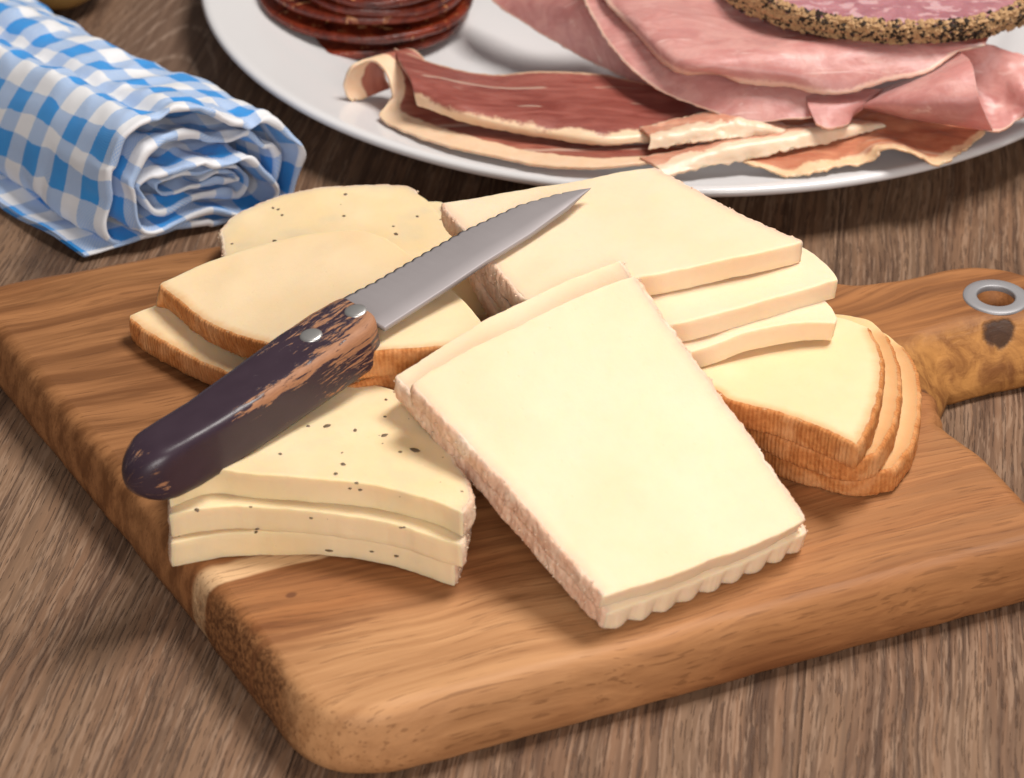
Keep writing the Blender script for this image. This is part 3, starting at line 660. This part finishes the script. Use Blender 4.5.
    aa = np.linspace(amn, amx, n); vs = []; uvs = []; NC = 11
    for a in aa:
        e = np.interp(a, E_[:, 0], E_[:, 1]); s = np.interp(a, S_[:, 0], S_[:, 1])
        d = a-loc(353, 292, h)[0]; rem = amx-a
        if d > -.2 and rem > .7:
            per = .33; e2 = e+np.sign(s-e)*.055*(1-abs(math.sin(math.pi*d/per)))
        else: e2 = e
        w = s-e2
        th = .075*min(1, rem/1.2+.12)
        prof = [(0, 0), (.06, .16), (.16, .42), (.35, .75), (.7, 1.), (.985, 1.), (1., .8), (1., -.8), (.985, -1.), (.35, -.75), (.08, -.2)]
        for f_, z_ in prof:
            # the teeth grooves run a little way up the face
            g_ = 0.
            p = A0+ax*a+si*(e2+w*f_)+up*(h+z_*th+g_); vs.append(tuple(p)); uvs.append((a, (e2+w*f_)))
    fs = []
    for i in range(n-1):
        for k in range(NC): j = (k+1) % NC; fs.append((i*NC+k, i*NC+j, (i+1)*NC+j, (i+1)*NC+k))
    fs.append(tuple(range(NC))); fs.append(tuple((n-1)*NC+k for k in range(NC)))
    b = mesh_obj('blade', vs, fs, M['blade'], root, uv=uvs)
    return root
knife()

# ------------------------------------------------------------------ plate
RC = None
def plate():
    # circle fitted to the traced rim
    P = np.array([V(x, y, 1.9)[:2] for x, y in [(198, 0), (202, 14), (215, 37), (229, 54), (264, 84), (307, 112), (352, 133), (390, 145.5), (438.6, 161.5), (497, 175), (546, 183), (711, 195.7), (758, 195), (817, 191), (880, 179), (970.5, 149)]])
    A = np.c_[2*P, np.ones(len(P))]; s = np.linalg.lstsq(A, (P**2).sum(1), rcond=None)[0]; c = s[:2]; R = math.sqrt(s[2]+c@c)
    prof = [(0, .42), (R-6.2, .42), (R-5.6, .47), (R-5.0, .62), (R-4.2, .95), (R-2.2, 1.50), (R-.8, 1.86), (R-.38, 1.97), (R-.18, 2.0), (R-.06, 1.97), (R, 1.88), (R-.03, 1.78), (R-.12, 1.70), (R-.4, 1.6), (R-2.2, 1.15), (R-4.4, .5), (R-5.4, .12), (R-5.7, .0), (R-6.1, .0), (R-6.3, .15), (0, .15)]
    p2 = cr(np.array(prof[1:-1]), 70); p2 = np.vstack([[.01, .42], p2, [.01, .15]])
    N = 200; vs = []
    for r, z in p2:
        for a in np.linspace(0, 2*math.pi, N, endpoint=False): vs.append((c[0]+r*math.cos(a), c[1]+r*math.sin(a), z))
    fs = []
    for k in range(len(p2)-1):
        for i in range(N): j = (i+1) % N; fs.append((k*N+i, k*N+j, (k+1)*N+j, (k+1)*N+i))
    o = mesh_obj('plate', vs, fs, M['porcelain']); tag(o, 'large round white porcelain plate holding the ham and sausage slices', 'plate')
    return c, R
PC, PR = plate()
def plate_z(p):
    r = math.hypot(p[0]-PC[0], p[1]-PC[1]); return float(np.interp(r, [0, PR-6.2, PR-5, PR-4.2, PR-2.2, PR-.8, PR-.3, PR, PR+.3, PR+.8], [.42, .42, .62, .95, 1.5, 1.86, 1.98, 1.95, 1.6, .3]))

# ------------------------------------------------------------------ sheets of ham
def sheet(name, label, cat, group, rows, mat, th=.12, nu=150, nv=60, wr=.05, wf=.6, ragged=.05, parent=None, clampz=True, lift=.12):
    R_ = [cr(np.array([V(*p) for p in r]), nu) for r in rows]
    R_ = np.array(R_)                                   # rows x nu x 3
    G_ = np.stack([cr(R_[:, i], nv) for i in range(nu)], 0)
    seed = hash_(label or name)
    du = np.gradient(G_, axis=0); dv = np.gradient(G_, axis=1); N = np.cross(du, dv); N /= (np.linalg.norm(N, axis=2)[..., None]+1e-9)
    if N[..., 2].mean() < 0: N = -N
    for i in range(nu):
        for j in range(nv):
            p = G_[i, j]; G_[i, j] = p+N[i, j]*(wr*fbm(p, wf, seed, 3))
            # ragged outer borders
            if j in (0, nv-1):
                d = (dv[i, j]/np.linalg.norm(dv[i, j]))*(1 if j else -1); G_[i, j] += d*ragged*fbm(p, 3., seed+3, 3)
            if clampz: G_[i, j, 2] = max(G_[i, j, 2], plate_z(G_[i, j])+lift*.6)
    verts = [tuple(q) for q in G_.reshape(-1, 3)]
    uvs = [(i/(nu-1), j/(nv-1)) for i in range(nu) for j in range(nv)]
    fs = [(i*nv+j, (i+1)*nv+j, (i+1)*nv+j+1, i*nv+j+1) for i in range(nu-1) for j in range(nv-1)]
    o = mesh_obj(name, verts, fs, mat, parent, uv=uvs)
    s = o.modifiers.new('thick', 'SOLIDIFY'); s.thickness = th*CM; s.offset = 0; s.use_even_offset = False
    if label: tag(o, label, cat, group)
    return o
GH = 'slices of cured ham on the plate'; GK = 'slices of cooked ham on the plate'
sheet('cured_ham_slice', 'lower dark red cured ham slice, its cream fat edge curling up near the sausage', 'ham', GH,
      [[(390, 88, 1.5), (384, 73, 2.1), (392, 57, 2.7), (410, 50, 2.9), (424, 60, 2.65), (428, 76, 2.4), (430, 94, 2.1), (434, 106, 2.0), (450, 112, 2.0), (480, 120, 2.0), (520, 130, 2.05), (570, 140, 2.05), (625, 146, 2.05), (700, 140, 2.1)],
       [(370, 96, 1.5), (364, 80, 2.1), (372, 62, 2.75), (391, 54, 2.95), (405, 65, 2.7), (410, 84, 2.4), (410, 100, 2.1), (410, 112, 2.0), (432, 122, 2.0), (470, 134, 2.05), (515, 145, 2.1), (568, 154, 2.15), (622, 157, 2.15), (695, 149, 2.15)],
       [(352, 103, 1.5), (345, 86, 2.1), (352, 68, 2.8), (372, 60, 3.0), (386, 72, 2.75), (392, 95, 2.25), (386, 106, 2.0), (380, 118, 1.85), (402, 130, 1.95), (445, 146, 2.1), (505, 159, 2.2), (565, 168, 2.25), (620, 166, 2.25), (690, 157, 2.2)]],
      M['cured_low'], th=.11, nu=240, nv=50, wr=.04)
sheet('cured_ham_slice', 'upper dark red cured ham slice at the left with a narrow cream fat edge', 'ham', GH,
      [[(394, 50, 2.9), (440, 66, 2.7), (490, 75, 2.6), (540, 72, 2.75), (600, 76, 2.7), (650, 86, 2.6), (700, 100, 2.5), (790, 128, 2.45)],
       [(402, 66, 3.2), (446, 82, 3.0), (495, 92, 2.8), (545, 94, 2.8), (605, 100, 2.75), (655, 106, 2.6), (712, 112, 2.5), (790, 133, 2.45)],
       [(410, 80, 3.3), (454, 98, 3.05), (500, 109, 2.85), (550, 115, 2.8), (605, 123, 2.7), (655, 122, 2.6), (720, 122, 2.55), (790, 137, 2.45)],
       [(414, 92, 3.1), (461, 112, 2.85), (506, 124, 2.7), (555, 132, 2.6), (605, 138, 2.55), (655, 133, 2.55), (725, 130, 2.5), (790, 141, 2.45)],
       [(417, 105, 2.7), (463, 121, 2.5), (507, 131, 2.4), (556, 139, 2.35), (606, 145, 2.35), (658, 141, 2.35), (725, 135, 2.4), (790, 144, 2.4)]],
      M['cured'], th=.08, nu=200, nv=70, wr=.05)
sheet('cured_ham_slice', 'orange red cured ham slice at the front right, its thin edge rippling over the rim', 'ham', GH,
      [[(700, 128, 2.2), (780, 118, 2.25), (850, 108, 2.4), (920, 108, 2.5), (985, 116, 2.5), (1010, 112, 2.5)],
       [(722, 150, 2.15), (785, 145, 2.2), (850, 136, 2.35), (890, 130, 2.5), (935, 136, 2.45), (985, 128, 2.45)],
       [(745, 163, 2.1), (770, 170, 2.05), (800, 177, 2.0), (830, 168, 2.15), (868, 163, 2.2), (884, 149, 2.75), (903, 149, 2.85), (925, 160, 2.4), (940, 165, 2.3), (962, 152, 2.3), (985, 133, 2.4)]],
      M['cured_orange'], th=.08, nu=200, nv=50, wr=.09, wf=.8, ragged=.15)
sheet('cured_ham_slice', 'long strip of pale fatty cured ham at the front of the plate behind the cheese', 'ham', GH,
      [[(640, 158, 2.3), (690, 148, 2.4), (740, 136, 2.55), (790, 127, 2.65), (840, 122, 2.7), (880, 122, 2.6)],
       [(655, 167, 2.3), (700, 156, 2.45), (745, 145, 2.6), (795, 135, 2.7), (840, 129, 2.75), (884, 124, 2.6)],
       [(664, 177, 2.15), (705, 167, 2.2), (745, 160, 2.2), (790, 150, 2.35), (838, 140, 2.45), (886, 126, 2.55)]],
      M['cured_fat'], th=.09, nu=160, nv=40, wr=.06, wf=.9, ragged=.10)
sheet('cured_ham_slice', 'crumpled pale fatty cured ham end tucked under the edge of the pink cooked ham', 'ham', GH,
      [[(640, 128, 2.7), (690, 116, 2.8), (730, 112, 2.85), (765, 120, 2.8), (795, 128, 2.6)],
       [(650, 138, 2.75), (695, 128, 2.95), (735, 122, 3.0), (765, 128, 2.85), (790, 134, 2.6)],
       [(648, 150, 2.5), (700, 142, 2.6), (735, 138, 2.65), (765, 134, 2.65), (785, 138, 2.55)]],
      M['cured_fat'], th=.08, nu=120, nv=40, wr=.10, wf=1.1, ragged=.10)
# cooked ham
sheet('cooked_ham_slice', 'lowest pink cooked ham slice, sloping down to the bare plate behind the cured ham', 'ham', GK,
      [[(640, -40, 4.4), (670, 10, 4.1), (700, 50, 3.7), (730, 90, 3.2)],
       [(560, -40, 4.3), (590, 0, 4.0), (635, 45, 3.4), (690, 92, 2.8)],
       [(475, -40, 3.0), (490, -2, 2.7), (530, 26, 2.3), (580, 55, 1.9), (640, 85, 1.9), (680, 100, 2.3)]],
      M['ham'], th=.085, wr=.05)
sheet('cooked_ham_slice', 'middle pink cooked ham slice whose long rounded edge drapes over the cured ham', 'ham', GK,
      [[(700, -40, 4.7), (720, 10, 4.5), (745, 45, 4.2), (780, 70, 3.9), (830, 85, 3.7), (885, 90, 3.6)],
       [(640, -40, 4.75), (655, 10, 4.6), (680, 50, 4.2), (730, 85, 3.75), (790, 98, 3.5), (860, 100, 3.4)],
       [(567, -40, 4.5), (586, 5, 4.3), (606, 40, 4.0), (630, 68, 3.7), (662, 92, 3.35), (700, 107, 3.1), (745, 122, 2.95), (785, 120, 3.0), (812, 117, 3.1), (835, 110, 3.2)]],
      M['ham'], th=.085, nu=190, wr=.06)
sheet('cooked_ham_slice', 'small torn flap of pink cooked ham hanging over the orange cured ham', 'ham', GK,
      [[(806, 92, 3.5), (840, 92, 3.6), (870, 90, 3.6), (886, 90, 3.55)],
       [(808, 106, 3.45), (835, 106, 3.5), (860, 103, 3.5), (872, 100, 3.45)],
       [(816, 124, 3.1), (828, 129, 3.0), (846, 125, 3.0), (852, 114, 3.15), (866, 106, 3.3)]],
      M['ham'], th=.12, nu=80, nv=40, wr=.04)
sheet('cooked_ham_slice', 'top pink cooked ham slice lying widest over the others, under the seed crusted salami', 'ham', GK,
      [[(700, -70, 4.8), (780, -60, 4.8), (880, -40, 4.8), (960, -20, 4.8), (1000, 10, 4.8)],
       [(650, -40, 5.0), (700, 0, 4.75), (770, 20, 4.6), (850, 26, 4.6), (920, 30, 4.7), (990, 34, 4.8)],
       [(620, -40, 5.1), (672, 20, 4.9), (730, 44, 4.85), (800, 45, 4.95), (870, 45, 5.0), (930, 45, 5.0), (985, 44, 5.0)],
       [(600, -40, 5.0), (640, 25, 4.8), (690, 62, 4.6), (750, 66, 4.6), (820, 72, 4.5), (880, 66, 4.6), (930, 56, 4.8), (980, 45, 4.95)],
       [(588, -40, 4.9), (606, 2, 4.7), (635, 32, 4.45), (662, 62, 4.2), (684, 74, 4.1), (715, 73, 4.15), (745, 84, 4.0), (790, 87, 3.95), (820, 94, 3.85), (848, 94, 3.9), (885, 82, 4.2), (928, 72, 4.5), (958, 52, 4.85), (985, 46, 5.0)]],
      M['ham'], th=.085, nu=240, nv=80, wr=.06)
sheet('cooked_ham_slice', 'pink cooked ham slice folded into a plump cone at the right side of the plate', 'ham', GK,
      [[(852, 104, 3.0), (890, 86, 3.7), (930, 72, 4.2), (960, 52, 4.7)],
       [(856, 106, 3.3), (900, 94, 4.1), (940, 78, 4.7), (972, 66, 5.0)],
       [(862, 108, 3.2), (905, 108, 3.8), (945, 103, 4.2), (979, 98, 4.4)],
       [(866, 108, 2.9), (910, 118, 3.1), (955, 124, 3.2), (992, 129, 3.1)],
       [(870, 108, 2.7), (915, 114, 2.8), (955, 118, 2.8), (990, 122, 2.8)]],
      M['ham'], th=.085, nu=120, nv=80, wr=.05)
sheet('cooked_ham_slice', 'curled end of pink cooked ham hanging over the right rim beside the folded cone', 'ham', GK,
      [[(950, 49, 4.6), (985, 44, 4.6), (1010, 52, 4.3), (1035, 60, 4.0), (1060, 80, 3.6)],
       [(955, 75, 3.6), (985, 78, 3.5), (1006, 80, 3.6), (1025, 88, 3.6), (1045, 100, 3.4)],
       [(972, 112, 2.9), (990, 110, 2.8), (1005, 106, 2.9), (1022, 108, 3.0), (1040, 112, 3.0)],
       [(982, 128, 2.7), (990, 133, 2.6), (1005, 130, 2.6), (1020, 118, 2.7), (1036, 114, 2.8)]],
      M['ham'], th=.085, nu=110, nv=70, wr=.08, wf=.8)

# ------------------------------------------------------------------ sausage slices
def disc(name, label, cat, group, c, ra, rb, ang, z, th, mat, tilt=(0, 0), wob=.05, cup=0., rim=None, n=120, parent=None):
    vs = []; fs = []; seed = hash_(label); rings = 16
    def P(t, r, dz):
        x = ra*r*math.cos(t); y = rb*r*math.sin(t); w = 1+.03*nz((math.cos(t), math.sin(t), 0), 1.5, seed)+.006*nz((math.cos(t), math.sin(t), 0), 9, seed)
        x *= w; y *= w; X = c[0]+x*math.cos(ang)-y*math.sin(ang); Y = c[1]+x*math.sin(ang)+y*math.cos(ang)
        return (X, Y, z+dz+tilt[0]*x+tilt[1]*y+cup*r*r+wob*nz((X, Y, 0), .35, seed))
    prof = [(k/rings, th/2) for k in range(1, rings)]+[(1-.02, th/2), (1-.004, th/2-.03), (1, 0), (1-.004, -th/2+.03), (1-.02, -th/2)]+[(k/rings, -th/2) for k in range(rings-1, 0, -1)]
    ts = np.linspace(0, 2*math.pi, n, endpoint=False)
    for r, dz in prof:
        for t in ts: vs.append(P(t, r, dz))
    for k in range(len(prof)-1):
        for i in range(n): j = (i+1) % n; fs.append((k*n+i, k*n+j, (k+1)*n+j, (k+1)*n+i))
    for base, dz in ((0, th/2), ((len(prof)-1)*n, -th/2)):
        vs.append(P(0, 0, dz)); q = len(vs)-1
        for i in range(n): fs.append((q, base+i, base+(i+1) % n))
    o = mesh_obj(name, vs, fs, mat, parent); 
    if label: tag(o, label, cat, group)
    return o, P
GS = 'dark red sausage slices piled on the plate'
cc = V(352, -45, 1.2)
spec = [('lowest and widest dark red sausage slice of the pile, flat on the white plate', V(341, -4, 1.15), 5.0, 4.6, -.5, .95, .30, (0, 0)),
        ('dark red sausage slice second from the bottom of the pile at the back left', V(366, -6, 1.5), 4.1, 4.0, -.50, 1.62, .30, (-.03, .02)),
        ('dark red sausage slice in the middle of the pile at the back left', V(366, -15, 1.9), 3.9, 3.7, -.45, 2.12, .30, (-.02, -.02)),
        ('dark red sausage slice second from the top of the pile at the back left', V(380, -17, 2.2), 3.2, 3.3, -.4, 2.62, .30, (-.05, .03)),
        ('topmost dark red sausage slice of the pile at the back left', V(380, -26, 2.6), 3.3, 3.3, -.3, 3.1, .30, (-.03, .05))]
for l, c, ra, rb, an, z, th, ti in spec:
    disc('sausage_slice', l, 'sausage slice', GS, c, ra, rb, an, z, th, M['chorizo'], ti, .12)
GT = 'seed crusted salami slices on the cooked ham'
for l, c, ra, rb, z, ti in (('lower seed crusted salami slice lying on the pink ham at the back right', V(882, -25, 5.2), 5.7, 4.9, 5.22, (0, 0)),
                      ('upper seed crusted salami slice at the back right, its pink marbled face showing', V(888, -30, 5.7), 5.35, 4.75, 5.68, (0, 0))):
    th = .44; o, P_ = disc('salami_slice', l, 'salami', GT, c, ra, rb, -.12, z, th, M['salami'], ti, .05)
    rs = random.Random(int(z*10)); vs = []; fs = []; fm = []
    for _ in range(6500):
        t = rs.uniform(0, 2*math.pi); dz = rs.uniform(-th*.55, th*.62); r = 1.0+rs.uniform(-.008, .012)
        if dz > th*.42: r = rs.uniform(.955, 1.005); dz = th*.5+rs.uniform(0, .05)
        cpt = P_(t, r, dz); s = rs.uniform(.04, .125); t0 = len(vs); q = [rs.uniform(.6, 1.35) for _ in range(6)]
        for (dx, dy, dzz), w in zip(((1, 0, 0), (-1, 0, 0), (0, 1, 0), (0, -1, 0), (0, 0, 1), (0, 0, -1)), q): vs.append((cpt[0]+dx*s*w, cpt[1]+dy*s*w, cpt[2]+dzz*s*w*.9))
        k = 1 if rs.random() < (.30+.35*nz((t*5, dz*2, z), 1, 3)) else 0
        for t1 in ((0, 2, 4), (2, 1, 4), (1, 3, 4), (3, 0, 4), (2, 0, 5), (1, 2, 5), (3, 1, 5), (0, 3, 5)): fs.append(tuple(t0+x for x in t1)); fm.append(k)
    cr_ = mesh_obj('crust', vs, fs, [M['crumb'], M['crumb_dark']], o, fm=fm, smooth=False)

# ------------------------------------------------------------------ potato at the far left corner
def potato():
    c = V(40, -45, 2.1); vs = []; fs = []; nl, ns = 40, 64
    for i in range(nl+1):
        ph = math.pi*i/nl
        for k in range(ns):
            t = 2*math.pi*k/ns; p = np.array([math.sin(ph)*math.cos(t), math.sin(ph)*math.sin(t), math.cos(ph)])
            s = 1+.06*fbm(p, .9, 2)+.008*nz(p, 7, 4); vs.append((c[0]+p[0]*2.9*s, c[1]+p[1]*2.3*s, 1.95+p[2]*1.95*s))
    for i in range(nl):
        for k in range(ns): j = (k+1) % ns; fs.append((i*ns+k, i*ns+j, (i+1)*ns+j, (i+1)*ns+k))
    o = mesh_obj('potato', vs, fs, M['potato']); tag(o, 'yellow brown potato beyond the blue napkin, cut off by the picture corner', 'potato')
potato()

# ------------------------------------------------------------------ napkin: one cloth rolled and folded
def napkin():
    path = [(196, 186), (232, 187), (240, 191), (225, 195), (185, 195), (168, 191), (163, 184), (176, 177), (236, 177), (255, 186), (246, 199), (215, 205), (165, 208), (148, 203), (143, 190), (149, 172), (168, 161), (205, 163), (245, 160), (268, 176), (278, 190), (264, 204), (225, 214), (175, 224), (138, 232), (127, 220), (131, 190), (144, 158), (166, 140), (200, 142), (240, 139), (268, 150), (280, 158), (287, 178), (280, 203), (250, 221), (205, 229), (150, 240), (117, 244), (104, 230), (109, 205), (121, 168), (135, 139), (151, 125), (182, 121), (221, 115.5), (255, 122), (284, 133), (296, 147), (302, 166), (300, 194), (285, 216), (245, 232), (190, 244), (120, 256), (84, 263)]
    L0 = V(104, 256, 0.1); R0 = V(300, 196, .3); u = R0-L0; u[2] = 0; W = np.linalg.norm(u); u /= W
    nrm = np.array([u[1], -u[0], 0])      # end plane normal, horizontal
    if nrm[1] > 0: nrm = -nrm
    def onplane(px, py):
        d = V(px, py, 0)-CAM; t = ((L0-CAM)@nrm)/(d@nrm); p = CAM+d*t; return ((p-L0)@u, p[2])
    C2 = np.array([onplane(*p) for p in path]); C2[:, 1] = np.maximum(C2[:, 1], .15)
    n = 520; C = cr(C2, n); L = np.r_[0, np.cumsum(np.linalg.norm(np.diff(C, axis=0), axis=1))]
    # roll axis: image direction from the upper right ridge to the frame corner
    D = V(0, 8, 2.6)-V(221, 115, 3.2); D[2] = 0; D /= np.linalg.norm(D)
    tn = np.gradient(C, axis=0); tn /= np.linalg.norm(tn, axis=1)[:, None]; cn = np.stack([-tn[:, 1], tn[:, 0]], 1)
    cn = np.array([cn[max(0, q-6):q+7].mean(0) for q in range(n)])
    length = 16.; cx = C[:, 0].mean(); zt = C[:, 1].max(); ug = onplane(172, 120)[0]
    ht = np.array([.105+.05*nz((L[q]*.9, 0, 0), 1, 3) for q in range(n)])
    rows = [(length*(k/130)**1.3, 1., 0.) for k in range(130, 0, -1)]
    rows += [(0, math.cos(q), -math.sin(q)) for q in np.linspace(0, math.pi, 11)]
    rows += [(length*(k/60)**1.3, -1., 0.) for k in range(1, 61)]
    vs = []; uvs = []; run = 0; pa = rows[0][0]
    for ri, (a, off, fr) in enumerate(rows):
        if ri: run += abs(a-pa) if a != pa else (.045 if a == 0 else 0)
        pa = a
        for i in range(n):
            s = L[i]/L[-1]; endw = math.exp(-a/1.8)
            uu, z = C[i]+cn[i]*off*ht[i]
            # the open end sags and twists, so the turns are anything but regular
            wu = .5*fbm((uu, z*1.3, 2.), .33, 4, 2)*endw; wz = .62*fbm((uu, z*1.3, 5.), .40, 6, 2)*endw*min(1, z/1.)
            rec = ((1-s)*.25+.75*nz((s*7, 0, 1), 1, 4)+.25*nz((L[i]*.6, 0, 0), 1, 8))*max(0, 1-a/2.6)
            ae = a-fr*(-1)*0+fr*ht[i]+rec
            w = 1+.015*math.sin(a*.5)
            zz = (z+wz)*(1-.018*min(a, 10)*(.6+.4*z/zt))
            p = L0+u*((uu+wu-.32*endw*max(0, uu/cx-1)-cx)*w+cx)+D*ae+np.array([0, 0, zz])
            q = .20*fbm((p[0], p[1], p[2]), .38, 5, 3)+.05*nz(p, 1.5, 9)
            hf = min(1, zz/.8)
            q += .26*(.22-abs(nz(p, .75, 14)))+.10*(.2-abs(nz(p, 1.7, 17)))*(.4+.6*endw)
            p = p+(u*.5+np.array([0, 0, .8]))*q*hf
            if zz > 1.2:
                k_ = min(1, zz-1.2)
                p[2] += k_*(.10*math.sin(uu*2.1+a*.35+1.2*nz((a*.2, uu*.4, 0), 1, 8))-.42*math.exp(-((uu-ug-.06*a)/.42)**2)*min(1, a/1.5+.15)+.16*math.exp(-((uu-ug+.9)/.5)**2))
            elif s > .93: p[2] += .10*math.sin(a*1.3+uu)+.1
            p[2] = max(p[2], .04 if off < 0 else .12)
            vs.append(tuple(p)); uvs.append((L[i]+.12*nz(p, .4, 2), length+5-run+.14*nz(p, .4, 6)))
    na = len(rows)
    fs = [(k*n+i, k*n+i+1, (k+1)*n+i+1, (k+1)*n+i) for k in range(na-1) for i in range(n-1)]
    fs += [(k*n+q, (k+1)*n+q, (na-2-k)*n+q, (na-1-k)*n+q) for k in range(0) for q in (0, n-1)]
    o = mesh_obj('napkin', vs, fs, M['gingham'], uv=uvs)
    tag(o, 'blue and white gingham cloth napkin folded into a thick roll left of the plate', 'napkin')
napkin()

# ------------------------------------------------------------------ lights, world, camera
def area(name, loc, tgt, size, power, col):
    l = bpy.data.lights.new(name, 'AREA'); l.shape = 'RECTANGLE'; l.size = size[0]*CM; l.size_y = size[1]*CM; l.energy = power; l.color = col
    o = bpy.data.objects.new(name, l); COL.objects.link(o); o.location = Vector(loc)*CM
    o.rotation_euler = (Vector(tgt)-Vector(loc)).to_track_quat('-Z', 'Y').to_euler(); return o
area('key_light', (36, 74, 100), (2, 56, 2), (36, 36), 13.0, (1, .96, .905))
area('fill_light', (8, -30, 44), (0, 50, 3), (56, 34), 6.2, (1, .955, .91))
w = bpy.data.worlds.new('World'); sc.world = w; w.use_nodes = True
bg = w.node_tree.nodes['Background']; bg.inputs[0].default_value = (1, .96, .93, 1); bg.inputs[1].default_value = .11
cam = bpy.data.cameras.new('camera'); co = bpy.data.objects.new('camera', cam); COL.objects.link(co); sc.camera = co
co.location = (0, 0, HC*CM); co.rotation_euler = (math.pi/2-TH, 0, 0)
cam.sensor_width = 36; cam.lens = 36*F/1024; cam.clip_start = .01; cam.clip_end = 50
cam.dof.use_dof = True; cam.dof.focus_distance = .66; cam.dof.aperture_fstop = 20
sc.view_settings.view_transform = 'Standard'; sc.view_settings.look = 'None'; sc.view_settings.exposure = 0; sc.view_settings.gamma = 1
